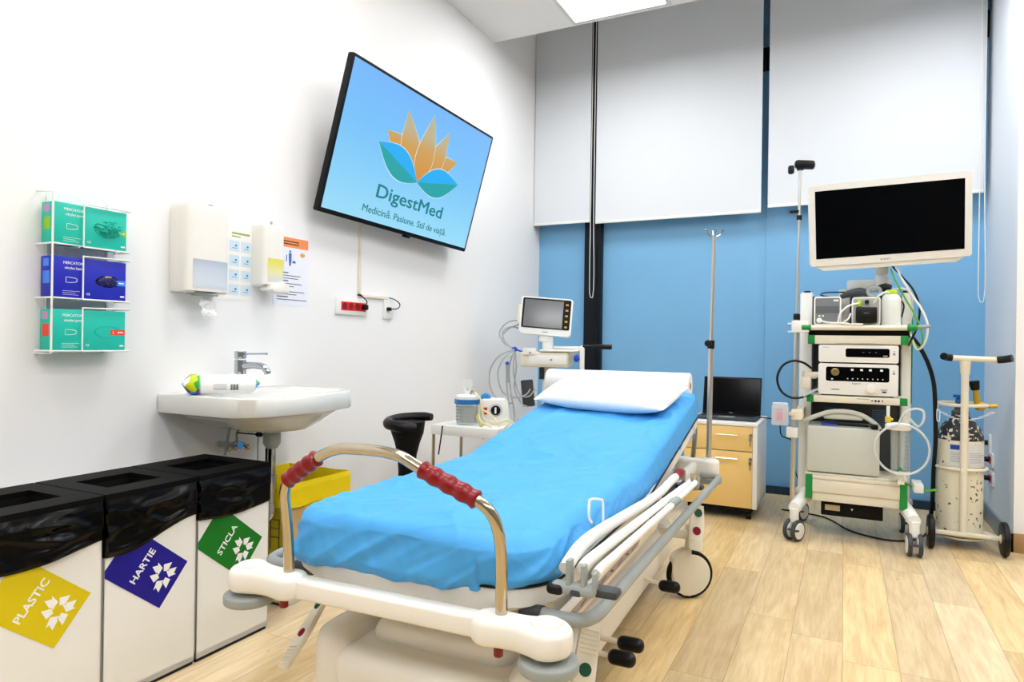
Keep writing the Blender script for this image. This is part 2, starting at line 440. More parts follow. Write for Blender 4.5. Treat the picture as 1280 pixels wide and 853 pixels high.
blind(-1.79, -.545, 2.02, 'wide white roller blind between black post and blue gap', None)
blind(-.50, .775, 2.05, 'wide white roller blind nearest the right corner', (.765, 1.36))
# ------------------------------------------------------------------ hospital stretcher (local frame: x right, y to the head end, z up)
BED = thing('hospital_stretcher', 'white wheeled hospital stretcher with steel push bar and red grips', 'stretcher', (-.895, 1.168, 0), R(1.8))
def capsule(x0, x1, y, r0, r1, n=12, inset=0.):
    P = []; r0 -= inset; r1 -= inset
    for k in range(n + 1):
        a = R(90 + 180 * k / n); P.append((x0 + r0 * math.cos(a), y + r0 * math.sin(a)))
    for k in range(1, 8):
        t = k / 8; w = r0 + (r1 - r0) * t - .012 * math.sin(math.pi * t); P.append((x0 + (x1 - x0) * t, y - w))
    for k in range(n + 1):
        a = R(-90 + 180 * k / n); P.append((x1 + r1 * math.cos(a), y + r1 * math.sin(a)))
    for k in range(1, 8):
        t = 1 - k / 8; w = r0 + (r1 - r0) * t - .012 * math.sin(math.pi * t); P.append((x0 + (x1 - x0) * t, y + w))
    return P
def corner(sx, y, z0, z1):
    mb = MB(); rows = []
    for z, i in ((z0, .010), (z0 + .003, .004), (z0 + .010, 0), (z1 - .016, 0), (z1 - .009, .003), (z1 - .004, .008), (z1 - .001, .015), (z1, .024)):
        rows.append([mb.bm.verts.new((sx * a, b, z)) for a, b in capsule(.265, .383, y, .043, .052, inset=i)])
    n = len(rows[0])
    for A, B in zip(rows, rows[1:]):
        for k in range(n): mb.bm.faces.new((A[k], A[(k + 1) % n], B[(k + 1) % n], B[k]))
    mb.bm.faces.new(rows[0][::-1]); mb.bm.faces.new(rows[-1])
    mb.lathe([(.034, z1 - .003), (.030, z1 + .004), (.012, z1 + .006), (.010, z1 + .003), (0, z1 + .003)], Matrix.Translation((sx * .383, y, 0)), seg=32)
    h = part('corner_housing', mb, M_plast, BED)
    part('bumper_disc', MB().cyl((sx * .388, y, z0 - .034), (sx * .388, y, z0 - .010), .060, bev=.006, seg=40).cyl((sx * .385, y, z0 - .04), (sx * .385, y, z0 + .002), .024), M_grayp, h, label='grey rubber bumper disc')
    part('release_pin', MB().cyl((sx * .28, y, z0 - .03), (sx * .28, y, z0 + .02), .010, bev=.004), M_red, h, label='red release pin')
    return h
for sx in (-1, 1):
    corner(sx, .03, .466, .522)
    corner(sx, 2.15, .44, .52)
part('foot_crossbar', MB().box(-.25, .25, .010, .056, .470, .513, .007, 3), M_plast, BED)
part('head_crossbar', MB().box(-.25, .25, 2.125, 2.175, .455, .503, .008, 3), M_plast, BED)
# steel push bar at the foot
PB = [(.283, .035, .50), (.284, .03, .62), (.282, .02, .685), (.268, .01, .728), (.232, .002, .757), (.18, 0, .777), (.126, 0, .797), (.09, 0, .812), (.058, 0, .825), (.01, 0, .831), (-.06, 0, .831), (-.105, 0, .827), (-.145, 0, .812), (-.18, 0, .79), (-.215, 0, .768), (-.247, .002, .742), (-.264, .01, .71), (-.269, .02, .67), (-.27, .03, .60), (-.27, .035, .50)]
pbar = part('push_bar', MB().tube(PB, .0125, seg=20, sub=5), M_steel, BED, ang=60, label='polished steel push bar')
def grip(a, b, parent):
    a, b = Vector(a), Vector(b); n = 44; P = []; rr = []
    for k in range(n + 1):
        t = k / n; P.append(a.lerp(b, t)); rr.append((.0190 + .0014 * math.cos(2 * math.pi * t * 4.0)) * (1 if 0 < k < n else .82))
    part('grip', MB().tube(P, rr, seg=24, smooth=False), M_red, parent, ang=60, label='ribbed red grip')
grip((.243, .001, .752), (.112, 0, .803), pbar)
grip((-.248, .001, .744), (-.163, 0, .803), pbar)
# head push bar (lower, mostly behind the mattress)
HB = [(-.30, 2.15, .5), (-.30, 2.2, .68), (-.27, 2.25, .76), (-.1, 2.28, .79), (.1, 2.28, .79), (.27, 2.25, .76), (.31, 2.2, .68), (.31, 2.15, .5)]
part('head_push_bar', MB().tube(HB, .012, seg=14), M_steel, BED, ang=60)
# chassis base shell
base = MB()
base.box(-.26, .26, .165, 1.92, .085, .295, .05, 5)
base.box(-.20, .20, .25, 1.80, .25, .345, .045, 5)
for sx in (-1, 1):
    base.box(sx * .215, sx * .335, .175, .56, .115, .335, .055, 5)
part('base_cover', base, M_plast, BED)
part('base_skirt', MB().box(-.20, .20, .22, 1.88, .055, .11, .01), M_dgray, BED)
for y, hgt in ((.60, 0), (1.52, 0)):
    part('lifting_column', MB().cyl((0, y, .30), (0, y, .34), .075, bev=.006).cyl((0, y, .33), (0, y, .44), .056, bev=.004).cyl((0, y, .43), (0, y, .52), .047, bev=.003), M_plast, BED)
# frame side beams and inner plates
for sx in (-1, 1):
    part('side_beam', MB().box(sx * .32 - .014, sx * .32 + .014, .20, 2.12, .455, .505, .008).box(sx * .30 - .06, sx * .30 + .03, .22, .55, .47, .485, .003).box(sx * .30 - .06, sx * .30 + .03, 1.6, 1.95, .47, .485, .003), M_plast, BED)
    # outer grey bumper rail
    z0, z1 = .495, .455
    P = [(sx * .30, .135, z0), (sx * .34, .130, z0), (sx * .38, .127, z0), (sx * .410, .131, z0), (sx * .428, .145, z0), (sx * .437, .168, z0), (sx * .4405, .195, z0), (sx * .441, .225, z0 - .001), (sx * .4415, .26, z0 - .001), (sx * .4425, .34, z0 - .002)] + [(sx * (.443 + .006 * k / 8), .5 + 1.4 * k / 8, z0 + (z1 - z0) * (.1 + .88 * k / 8)) for k in range(9)] + [(sx * .449, 1.98, z1), (sx * .445, 2.03, z1), (sx * .43, 2.055, z1), (sx * .40, 2.065, z1), (sx * .36, 2.07, z1)]
    gr = part('bumper_rail', MB().tube(P, .0145, seg=16, sub=6), M_grayp, BED, ang=60, label='grey bumper rail along the side')
    part('rail_sleeve', MB().tube([(sx * .285, .136, z0), (sx * .335, .131, z0)], .017, smooth=False), M_dgray, gr)
# slanted body panel with the position label, right side
Mp = basis((.345, .62, .455), (0, 1, 0), (.30, 0, .954), (.954, 0, -.30))
pl = part('side_panel', MB().prism(rpoly(1.15, .075, .015), .012, Mp, bev=.003), M_plast, BED)
part('position_label', MB().prism(rpoly(.74, .034, .006, cx=-.10, cy=.002), .0008, Mp @ Matrix.Translation((0, 0, .012))), mat('lilac_label', '9b8f9c', .4, var=.08), pl, label='dark lilac strip label with small arrows')
ar = MB()
for k in range(9):
    x = -.44 + k * .08; a = .5 if k % 2 else -.4
    ar.prism([(x - .018, -.004 + a * .012), (x + .018, -.001 - a * .012), (x + .018, .004 - a * .012), (x - .018, .003 + a * .012)], .0004, Mp @ Matrix.Translation((0, .002, .0128)))
part('arrow_print', ar, M_kprint, pl)
# mattress platform (white) with black edge piping
def mat_top(y):
    hinge = 1.02; z = .652
    if y > hinge: z += (y - hinge) * .178
    elif y > hinge - .12: pass
    return z
def outline(hw, y0, y1, rf, rh, n=10, m=60):
    P = []
    def arc(cx, cy, r, a0):
        for k in range(n + 1):
            a = R(a0 + 90 * k / n); P.append((cx + r * math.cos(a), cy + r * math.sin(a)))
    arc(hw - rf, y0 + rf, rf, -90)
    for k in range(1, m): P.append((hw, y0 + rf + (y1 - rh - y0 - rf) * k / m))
    arc(hw - rh, y1 - rh, rh, 0)
    for k in range(1, 20): P.append((hw - rh - 2 * (hw - rh) * k / 20, y1))
    arc(-hw + rh, y1 - rh, rh, 90)
    for k in range(1, m): P.append((-hw, y1 - rh - (y1 - rh - y0 - rf) * k / m))
    arc(-hw + rf, y0 + rf, rf, 180)
    nf = 28 if n < 30 else 130
    for k in range(1, nf): P.append((-hw + rf + 2 * (hw - rf) * k / nf, y0))
    return P
def plate(hw, y0, y1, rf, rh, dz0, dz1):
    mb = MB(); O = outline(hw, y0, y1, rf, rh)
    rows = []
    for s, d in ((.0, dz0), (.9, dz0), (1., dz0 + .012), (1., dz1 - .005), (.97, dz1), (0, dz1)):
        rows.append([mb.bm.verts.new((x * (s if s < 1 else 1) if s else 0, y if s else y, mat_top(y) + d)) if s else None for x, y in O])
    rows = [r for r in rows if r[0] is not None]
    n = len(O)
    for A, B in zip(rows, rows[1:]):
        for k in range(n): mb.bm.faces.new((A[k], A[(k + 1) % n], B[(k + 1) % n], B[k]))
    # cap both sides with strips left-right (index pairing by mirrored y)
    for r, f in ((rows[0], 1), (rows[-1], 0)):
        ed = [mb.bm.edges.get((r[k], r[(k + 1) % n])) for k in range(n)]
        bmesh.ops.triangle_fill(mb.bm, use_beauty=True, edges=ed)
    return mb
part('mattress_platform', plate(.350, .080, 2.06, .14, .05, -.155, -.100), M_plast, BED)
pipe = [(x, y, mat_top(y) - .10) for x, y in outline(.351, .079, 2.061, .14, .05)]
part('edge_piping', MB().tube(pipe, .0035, seg=6, smooth=False, closed=True), M_black, BED, label='thin black edge piping')
for y in (.35, 1.25, 1.85):
    part('platform_strut', MB().box(-.26, .26, y - .02, y + .02, .48, mat_top(y) - .15, .004), M_grayp, BED)
part('backrest_frame', MB().tube([(-.28, 1.1, .49), (-.28, 2.0, .66)], .012, smooth=False).tube([(.28, 1.1, .49), (.28, 2.0, .66)], .012, smooth=False), M_grayp, BED)

# blue fitted sheet over the mattress: top surface + gathered skirt
def sheet_mb():
    mb = MB(); O = outline(.338, .075, 2.085, .125, .05, n=40, m=240)
    n = len(O)
    # cumulative length for pleats
    acc = [0]
    for k in range(n): acc.append(acc[-1] + math.hypot(O[(k + 1) % n][0] - O[k][0], O[(k + 1) % n][1] - O[k][1]))
    cen = [(0, min(max(y, .28), 1.9)) for x, y in O]
    def wr(x, y):
        foldf = max(0, 1 - abs(noise.noise(Vector((x * 1.6 + y * 2.6, y * 1.1 - x * 2.2, 21.)))) * 9) * .006 + max(0, 1 - abs(noise.noise(Vector((x * 3.5, y * 1.5 + x * 1.5, 31.)))) * 9) * .004
        p = Vector((x * 3.2, y * 2.2, 3.1))
        a = noise.noise(p) * .008 + noise.noise(p * 2.7) * .003
        f = 1 - abs(noise.noise(Vector((x * 5 + y * 3, y * 5 - x * 4, 9.)))) * 3.2
        g = 1 - abs(noise.noise(Vector((x * 4 - y * 6, y * 3 + x * 2, 4.)))) * 4
        return a + foldf + max(0, f) ** 3 * .006 + max(0, g) ** 3 * .006
    def skirt(k):
        y = O[k][1]; x = O[k][0]
        d = .084 if x < 0 else .084 - .018 * max(0, min(1, (y - .15) / .1)) * max(0, min(1, (1.2 - y) / .3))
        if y > 1.02: d += (y - 1.02) * .065
        if y < .3: d = (.084 + .018 * max(0, min(1, (.26 - x) / .12))) + .008 * noise.noise(Vector((x * 6, y * 3, 1.)))
        return d + .007 * noise.noise(Vector((acc[k] * 5, 0, 7.)))
    hw, y0_, y1_ = .338, .075, 2.085
    def topz(px, py):
        d = min(hw - abs(px), py - y0_, y1_ - py)
        # distance to the rounded foot corners
        cx_, cy_, rc = hw - .125, y0_ + .125, .125
        if abs(px) > cx_ and py < cy_: d = min(d, rc - math.hypot(abs(px) - cx_, py - cy_))
        e = 1 - min(1, max(0, d) / .045)
        return mat_top(py) + wr(px, py) * (1 - e * .7) - .020 * e ** 2.4
    rows = [[(x, y, topz(x, y)) for x, y in O]]
    half = [p_ for p_ in O if p_[0] > 0 and not (abs(p_[1] - y0_) < 1e-6 and p_[0] < hw - .126) and not (abs(p_[1] - y1_) < 1e-6 and p_[0] < hw - .051)]
    half.sort(key=lambda q: (q[1], q[0]))
    NX = 90; TV_ = []
    for x, y in half:
        TV_.append([mb.bm.verts.new((-x + 2 * x * i / NX, y, topz(-x + 2 * x * i / NX, y))) for i in range(NX + 1)])
    for A, B in zip(TV_, TV_[1:]):
        for i in range(NX): mb.bm.faces.new((A[i], A[i + 1], B[i + 1], B[i]))
    NS = 24
    for j in range(1, NS + 1):
        t = j / NS; row = []
        for k in range(n):
            x, y = O[k]
            a, b = O[k - 1], O[(k + 1) % n]
            nx, ny = b[1] - a[1], -(b[0] - a[0]); l = math.hypot(nx, ny) or 1; nx /= l; ny /= l
            d = skirt(k); u = acc[k]
            foot = max(0, min(1, (.75 - y) / .5))
            amp = (.004 + .014 * foot) * (.25 + .8 * t - .3 * t * t)
            w1 = (1 - 3.2 * abs(noise.noise(Vector((u * 11 + t * 1.9, t * .35, 2.))))) * .75 + .40 * noise.noise(Vector((u * 34 - t * 2.2, t * .4, 8.)))
            w2 = noise.noise(Vector((u * 7 + t * 1.6, t * .8, 5.)))
            off = .010 * math.sin(t * math.pi * .8) + amp * w1 + amp * 1.2 * w2 - .012 * max(0, t - .75) * 4 * (foot * .8 + .2)
            z = mat_top(y) - .020 - d * t + (.002 * w2 * t) + (.004 * math.sin(u * 60) * foot * max(0, t - .6))
            row.append((x + nx * off, y + ny * off, z))
        rows.append(row)
    row = []
    for k in range(n):
        x, y = O[k]; px, py, pz = rows[-1][k]
        cx, cy = cen[k]; row.append((px + (cx - px) * .12, py + (cy - py) * .05, pz + .006))
    rows.append(row)
    V = [[mb.bm.verts.new(p) for p in r] for r in rows]
    for A, B in zip(V, V[1:]):
        for k in range(n): mb.bm.faces.new((A[k], A[(k + 1) % n], B[(k + 1) % n], B[k]))
    bmesh.ops.remove_doubles(mb.bm, verts=mb.bm.verts, dist=.0006)
    return mb
part('mattress', MB().box(-.31, .31, .11, 1.02, .553, .635, .03, 3).box(-.31, .31, 1.0, 2.05, -.04, .035, .03, 3, M=Matrix.Translation((0, 0, .598)) @ Matrix.Translation((0, 1.02, 0)) @ Matrix.Rotation(math.atan(.178), 4, 'X') @ Matrix.Translation((0, -1.02, 0))), M_grayp, BED)
SH = part('fitted_sheet', sheet_mb(), M_sheet, None, ang=80)
SH.matrix_world = FRAME[BED]
setp(SH, 'bright blue disposable fitted sheet stretched over the stretcher mattress', 'sheet')

# folded side rail, right side
rail = part('side_rail', MB().tube([(.382, .135, .597), (.386, .20, .618), (.384, .29, .620), (.380, .42, .611), (.379, .56, .600), (.378, .72, .588), (.378, .86, .577), (.378, .98, .571), (.378, 1.11, .567), (.384, 1.20, .578), (.392, 1.28, .586)], .0145, seg=16, sub=5), M_whitem, BED, ang=60, label='folded white tubular side rail')
part('rail_tube', MB().tube([(.418, .135, .603), (.418, .18, .606), (.418, .26, .603), (.418, .6, .585), (.418, 1.0, .565), (.418, 1.25, .552), (.418, 1.35, .547), (.42, 1.45, .545)], .0115, seg=14, sub=4), M_whitem, rail, ang=60)
part('rail_tube', MB().tube([(.440, .165, .585), (.440, .20, .587), (.440, .3, .583), (.440, .6, .571), (.440, .9, .559), (.440, 1.06, .5545), (.443, 1.2, .553), (.446, 1.38, .552)], .0105, seg=14, sub=4), M_whitem, rail, ang=60)
part('tube_collar', MB().tube([(.440, .96, .557), (.4405, 1.06, .5545)], .0125, smooth=False), M_grayp, rail)
part('rail_knob', MB().tube([(.391, 1.275, .585), (.394, 1.33, .588), (.396, 1.375, .588)], [.015, .021, .015], sub=4), M_red, rail, label='red end knob')
for (yb, s) in ((.125, -1), (1.42, 1)):
    dz = 0 if s < 0 else -.035
    cb = part('hinge_bracket', MB().box(.36, .455, yb - .02, yb + .012, .553 + dz, .575 + dz, .008, 3)
              .box(.392, .404, yb - .018, yb + .006, .56 + dz, .625 + dz, .004)
              .box(.424, .434, yb - .018, yb + .006, .56 + dz, .618 + dz, .004)
              .box(.448, .457, yb - .018, yb + .006, .56 + dz, .605 + dz, .004), M_grayp, rail, label='grey hinge bracket')
    part('end_cap', MB().box(.352, .388, yb - .026, yb + .01, .55 + dz, .572 + dz, .009, 3), M_black, cb, label='black rubber cap')
    part('bracket_pad', MB().box(.402, .427, yb - .022, yb + .008, .552 + dz, .568 + dz, .006).box(.43, .50 if s < 0 else .47, yb - .01, yb + .03, .553 + dz, .572 + dz, .008), M_dgray, cb)
part('link_plate', MB().box(.365, .39, .98, 1.10, .50, .54, .004).box(.36, .372, 1.2, 1.4, .50, .56, .003), M_dgray, rail)
part('blue_latch', MB().box(.40, .415, 1.28, 1.36, .535, .56, .004), mat('navy_plastic', '1c3f63', .4), rail, label='navy latch')
part('sheet_hook', MB().tube([(.372, .345, .642), (.372, .325, .660), (.370, .330, .690), (.370, .345, .697), (.372, .415, .682), (.374, .428, .672), (.376, .428, .62)], .0032, seg=8), M_whitem, BED, label='white bent wire hook')

# castors
def wheel_part(name, c, r, w, parent, cover=True, hub=None, n=Vector((1, 0, 0))):
    c = Vector(c)
    p = part(name, MB().cyl(c - n * w / 2, c + n * w / 2, r, seg=40, bev=w * .3), M_blackm, parent, label='black tyre')
    if cover: part('hub', MB().cyl(c - n * (w / 2 + .004), c + n * (w / 2 + .004), r * .86, seg=36, bev=.004), hub or M_cream, p, label='cream hub cover')
    return p
for sx, y in ((-1, .42), (1, .42), (-1, 1.71), (1, 1.71)):
    x = sx * (.375 if y > 1 else .30)
    n = Vector((.55, -.835, 0)) if (y > 1 and sx > 0) else Vector((1, 0, 0)) * sx
    t_ = Vector((-n.y, n.x, 0)) if sx > 0 else Vector((n.y, -n.x, 0))
    # half cover over the rear of the wheel, wrapped round both sides
    arc = [(.0, .112)] + [(-.112 * math.sin(R(a)), .112 * math.cos(R(a))) for a in range(12, 60, 12)] + [(-.084, .02), (-.080, -.03), (-.058, -.068), (-.03, -.084), (0, -.088)]
    fm = basis(Vector((x, y, .1)) - n * .024, t_, (0, 0, 1), t_.cross(Vector((0, 0, 1))))
    t = part('castor_fork', MB().prism(arc, .048 * (1 if t_.cross(Vector((0, 0, 1))).dot(n) > 0 else -1), fm, bev=.006).cyl((x, y, .205), (x, y, .31), .02).box(min(x, sx * .2), max(x, sx * .2), y - .03, y + .03, .25, .29, .01), M_cream, BED)
    w = wheel_part('wheel', (x, y, .1), .1, .030, t, n=n)
# brake levers: ribbed plates with a green and a red dot
def lever(a, b, w, nrm, dots=(.12, .52), ribs=.72):
    a, b = Vector(a), Vector(b); d = (b - a); L = d.length; d.normalize()
    n = Vector(nrm); n = (n - d * n.dot(d)).normalized(); x = d.cross(n)
    M = basis(a, x, d, n)
    lv = part('brake_lever', MB().prism([(-w * .4, 0), (-w * .55, L * .5), (-w * .5, L * .97), (-w * .35, L), (w * .35, L), (w * .5, L * .97), (w * .55, L * .5), (w * .4, 0)], .014, M, bev=.003), M_cream, BED)
    for t, m, lb in ((dots[0], M_dgreen, 'green dot'), (dots[1], M_red, 'red dot')):
        c = a + d * L * t
        part('indicator_dot', MB().cyl(c + n * .0135, c + n * .0155, w * .3, seg=20), m, lv, label=lb)
    rb = MB()
    for k in range(6):
        yy = L * (ribs + k * .043); rb.box(-w * .42, w * .42, yy, yy + .004, .013, .0165, .001, M=M)
    part('ribs', rb, M_cream, lv)
lever((-.350, .275, .37), (-.352, .112, .235), .038, (-.35, -.5, .8), dots=(.18, .55))
lever((.372, .24, .20), (.372, .345, .405), .050, (.5, -.8, .1), dots=(.55, .1), ribs=.70)
lever((.400, 1.74, .385), (.400, 1.66, .215), .058, (.45, -.85, .1), dots=(.18, .58), ribs=.76)
# pedals along the right side
for y, x, z in ((.80, .335, .165), (.70, .335, .165), (.52, .325, .15), (1.38, .335, .15)):
    pr = part('pedal_rod', MB().tube([(.15, y, .17), (.25, y, .168), (x, y, z)], .0085, smooth=False), M_cream, BED)
    part('pedal_pad', MB().box(x - .02, x + .062, y - .021, y + .021, z - .021, z + .021, .019, 4), M_black, pr, label='black rubber pedal pad')
# drip pole on the head corner
ip = part('drip_pole', MB().cyl((.384, 2.15, .50), (.389, 2.15, 1.085), .0125), M_steel2, BED, label='tall steel drip pole at the head corner')
part('pole_extension', MB().cyl((.389, 2.15, 1.06), (.397, 2.15, 1.60), .009), M_steel2, ip)
part('pole_knob', MB().cyl((.380, 2.125, 1.075), (.380, 2.10, 1.075), .016, bev=.005).cyl((.388, 2.15, 1.05), (.389, 2.15, 1.09), .017), M_black, ip, label='black clamp knob')
hk = MB()
for a in (20, 110, 200, 290):
    c, s = math.cos(R(a)), math.sin(R(a))
    hk.tube([(.397, 2.15, 1.585), (.397 + c * .015, 2.15 + s * .015, 1.59), (.397 + c * .032, 2.15 + s * .032, 1.602), (.397 + c * .038, 2.15 + s * .038, 1.622), (.397 + c * .045, 2.15 + s * .045, 1.618)], .0028, seg=6, sub=3)
part('drip_hooks', hk, M_chrome, ip)

# paper roll behind the pillow
FB = FRAME[BED]
rz0 = .865
pr = thing('paper_roll', 'thick white examination paper roll lying across the head of the stretcher', 'paper roll', M=FB @ Matrix.Translation((-.066, 2.15, rz0)))
def roll(u, v):
    a = 2 * math.pi * v; x = -.385 + u * .745
    return Vector((x, math.cos(a) * .064, math.sin(a) * .064))
part('paper', MB().lathe([(.018, -.36), (.060, -.36), (.064, -.354), (.064, .374), (.060, .38), (.018, .38), (.018, -.36)], Matrix.Rotation(R(90), 4, 'Y') @ Matrix.Rotation(0, 4, 'Z') @ Matrix.Translation((0, 0, -.02)), seg=48), M_paper, pr)
part('core', MB().lathe([(.0165, -.355), (.0185, -.355), (.0185, .362), (.0165, .362), (.0165, -.355)], Matrix.Rotation(R(90), 4, 'Y') @ Matrix.Translation((0, 0, -.002)), seg=24).cyl((-.3, 0, 0), (.357, 0, 0), .0164), M_core, pr, label='brown cardboard core')

# pillow
def pillow_mb(w, d, h):
    mb = MB(); N = 44
    def side(sg):
        def f(u, v):
            a, b = u * 2 - 1, v * 2 - 1
            ea = 1 - abs(a) ** 3.2; eb = 1 - abs(b) ** 3.2
            t = max(0, ea * eb) ** .55
            pin = 1 - .10 * (abs(a) ** 2) * (1 - abs(b) ** 2); pin2 = 1 - .10 * (abs(b) ** 2) * (1 - abs(a) ** 2)
            x = a * w / 2 * pin2; y = b * d / 2 * pin
            rim = 1 - t
            cr = noise.noise(Vector((a * 4, b * 4, 2 + sg))) * .008 + max(0, 1 - abs(noise.noise(Vector((a * 5 + b * 3, b * 7, 15.)))) * 7) * .006 + (1 - abs(noise.noise(Vector((a * 3 + b * 2, b * 6, 5.))))) ** 8 * .008 * (1 if sg > 0 else 0)
            return Vector((x, y, sg * h / 2 * t + (cr * t if sg > 0 else 0) + h * .1))
        return f
    mb.grid(side(1), N, N); mb.grid(side(-1), N, N)
    bmesh.ops.remove_doubles(mb.bm, verts=mb.bm.verts, dist=.0005)
    return mb
sl = math.atan(.178)
PM = FB @ Matrix.Translation((-.005, 1.805, mat_top(1.805) + .036)) @ Matrix.Rotation(sl + .03, 4, 'X') @ Matrix.Rotation(R(-6), 4, 'Z')
pw = part('pillow', pillow_mb(.61, .37, .12), M_pillow, None, ang=80); pw.matrix_world = PM
setp(pw, 'crinkled white disposable pillow resting against the paper roll', 'pillow')
# ------------------------------------------------------------------ recycling bins
XF = -1.895
def recycle_symbol(M, r, mb):
    """three chasing bent arrows: on each side a strip that rises to the corner, folds over it and ends in a head"""
    for k in range(3):
        Q = M @ Matrix.Rotation(R(-120 * k), 4, 'Z')
        u, n_ = (.5, .866), (-.866, .5)
        mb.prism([(r * (u[0] * t + n_[0] * d), r * (u[1] * t + n_[1] * d)) for t, d in ((.06, .24), (.38, .24), (.62, .66), (.06, .66))], .0006, Q)
        u, n_ = (.5, -.866), (.866, .5)
        mb.prism([(r * (u[0] * t + n_[0] * d), r * (u[1] * t + n_[1] * d)) for t, d in ((-.72, .70), (-.34, .70), (-.34, .88), (-.02, .47), (-.34, .06), (-.34, .26), (-.46, .26))], .0006, Q)
def bin_(y0, word, col, cname, label, seed, blen):
    t = thing('recycling_bin', label, 'recycling bin', (XF - .17, y0 + .1525, 0), group='row of recycling bins under the sink')
    y1 = y0 + .303; xb = XF - .34
    part('body', MB().box(XF - .004, XF, y0, y1, .012, .598).box(xb, xb + .004, y0, y1, .012, .598).box(xb, XF, y0, y0 + .003, .012, .598).box(xb, XF, y1 - .003, y1, .012, .598).box(xb, XF, y0, y1, .012, .03), M_whitem, t, W=True)
    part('base_strip', MB().box(xb + .004, XF - .004, y0 + .003, y1 - .003, 0, .014), M_black, t, W=True)
    # lid frame with a rectangular opening
    lid = MB(); ox0, ox1, oy0, oy1 = XF - .245, XF - .085, y0 + .062, y1 - .062
    for a, b, c, d in ((xb - .003, ox0, y0 - .001, y1 + .001), (ox1, XF + .005, y0 - .001, y1 + .001), (ox0, ox1, y0 - .001, oy0), (ox0, ox1, oy1, y1 + .001)):
        lid.box(a, b, c, d, .598, .614)
    part('lid', lid, M_lid, t, W=True)
    wl = MB()
    for a, b, c, d in ((ox0 - .002, ox0, oy0, oy1), (ox1, ox1 + .002, oy0, oy1), (ox0, ox1, oy0 - .002, oy0), (ox0, ox1, oy1, oy1 + .002)):
        wl.box(a, b, c, d, .22, .60)
    wl.box(ox0, ox1, oy0, oy1, .21, .22)
    part('inner_liner', wl, M_blackm, t, W=True)
    # liner bag folded over the rim: front skirt and side skirts, wrinkled
    def fn(u, v):
        # u runs along the perimeter left side -> front -> right side
        L = .34 + .303 + .34; s = u * L
        if s < .34: p = Vector((xb + s, y0 - .0012, 0)); nrm = Vector((0, -1, 0)); side = 1
        elif s < .643: p = Vector((XF + .0025, y0 + (s - .34), 0)); nrm = Vector((1, 0, 0)); side = 0
        else: p = Vector((XF - (s - .643), y1 + .0012, 0)); nrm = Vector((0, 1, 0)); side = 1
        f = (s - .34) / .303
        hem = blen(min(1, max(0, f)))
        z = .599 - (.599 - hem) * v
        q = Vector((s * 9, z * 9, seed))
        w = noise.noise(q) * .012 + (1 - 3 * abs(noise.noise(Vector((s * 4 + z * 20, z * 16 - s * 8, seed + 3))))) * .006 + (1 - 3 * abs(noise.noise(Vector((s * 14 - z * 22, z * 20 + s * 6, seed + 9.))))) * .003
        k = .0014 if side else (.006 + .5 * abs(w) + .5 * w) * min(1, v * 4) * (1 if v < .96 else .5)
        return p + nrm * k + Vector((0, 0, z))
    part('liner_bag', MB().grid(fn, 150, 40), M_bag, t, W=True, ang=80, label='glossy black liner bag folded over the rim')
    # decal: rectangle turned on its corner, clipped by the bin edge
    u = Vector((0, .64, .768)); v = Vector((0, -.768, .64)); B = Vector((XF + .0006, y0 + .175, .228))
    Mt = basis(B, u, v, u.cross(v))
    # clip the rectangle to y >= y0
    A = [(0, 0), (.153, 0), (.153, .24), (0, .24)]; out = []
    def yy(p): return B.y + p[0] * .64 - p[1] * .768 - (y0 + .001)
    for i in range(4):
        p, q = A[i], A[(i + 1) % 4]
        if yy(p) >= 0: out.append(p)
        if (yy(p) >= 0) != (yy(q) >= 0):
            s = yy(p) / (yy(p) - yy(q)); out.append((p[0] + (q[0] - p[0]) * s, p[1] + (q[1] - p[1]) * s))
    dm = MB().prism(out, .0006, Mt)
    d = part('sticker', dm, mat(cname, col, .4, var=.03), t, W=True, label='%s sticker' % cname.replace('_', ' '))
    fm = Mt @ Matrix.Translation((0, 0, .0006))
    text(word, .031, M_wprint, d, fm @ Matrix.Translation((.077, .137, 0)), W=True, width=.118 if len(word) > 6 else .108, bold=.022)
    rs = MB(); recycle_symbol(fm @ Matrix.Translation((.082, .056, 0)) @ Matrix.Rotation(R(8), 4, 'Z'), .050, rs)
    part('recycling_symbol', rs, M_wprint, d, W=True, flat=True)
    return t
bin_(.908, 'PLASTIC', 'dcc60a', 'yellow', 'white recycling bin with yellow PLASTIC sticker, leftmost', 2.3, lambda f: .468 - .03 * math.sin(f * 2.6) * (1 - f) + .02 * f)
bin_(1.219, 'HARTIE', '160f8c', 'dark_blue', 'white recycling bin with dark blue HARTIE sticker, in the middle', 7.7, lambda f: .432 + .03 * f + .028 * f * f - .01 * math.sin(f * 6))
bin_(1.530, 'STICLA', '07751c', 'green', 'white recycling bin with green STICLA sticker, nearest the stretcher', 12.1, lambda f: .468 - .012 * math.sin(f * 3.1) + .006 * f)

# ------------------------------------------------------------------ yellow medical waste box behind the stretcher
wb = thing('waste_box', 'tall cardboard medical waste box with yellow liner against left wall', 'waste box', (-2.115, 2.16, 0))
x0, x1, y0, y1 = -2.31, -1.975, 2.01, 2.36
part('carton', MB().box(x0, x1, y0, y0 + .004, 0, .17).box(x0, x1, y1 - .004, y1, 0, .17).box(x0, x0 + .004, y0, y1, 0, .17).box(x1 - .004, x1, y0, y1, 0, .17).box(x0, x1, y0, y1, 0, .01), mat('white_carton', 'ece6dc', .6), wb, W=True)
part('upper_carton', MB().box(x0, x1, y0, y0 + .004, .17, .40).box(x0, x1, y1 - .004, y1, .17, .40).box(x0, x0 + .004, y0, y1, .17, .40).box(x1 - .004, x1, y0, y1, .17, .40), M_cardb, wb, W=True)
part('front_print', MB().box(x0 + .005, x1 - .002, y0 - .001, y0, .17, .41), M_yelb, wb, W=True, label='yellow printed front')
pr_ = MB()
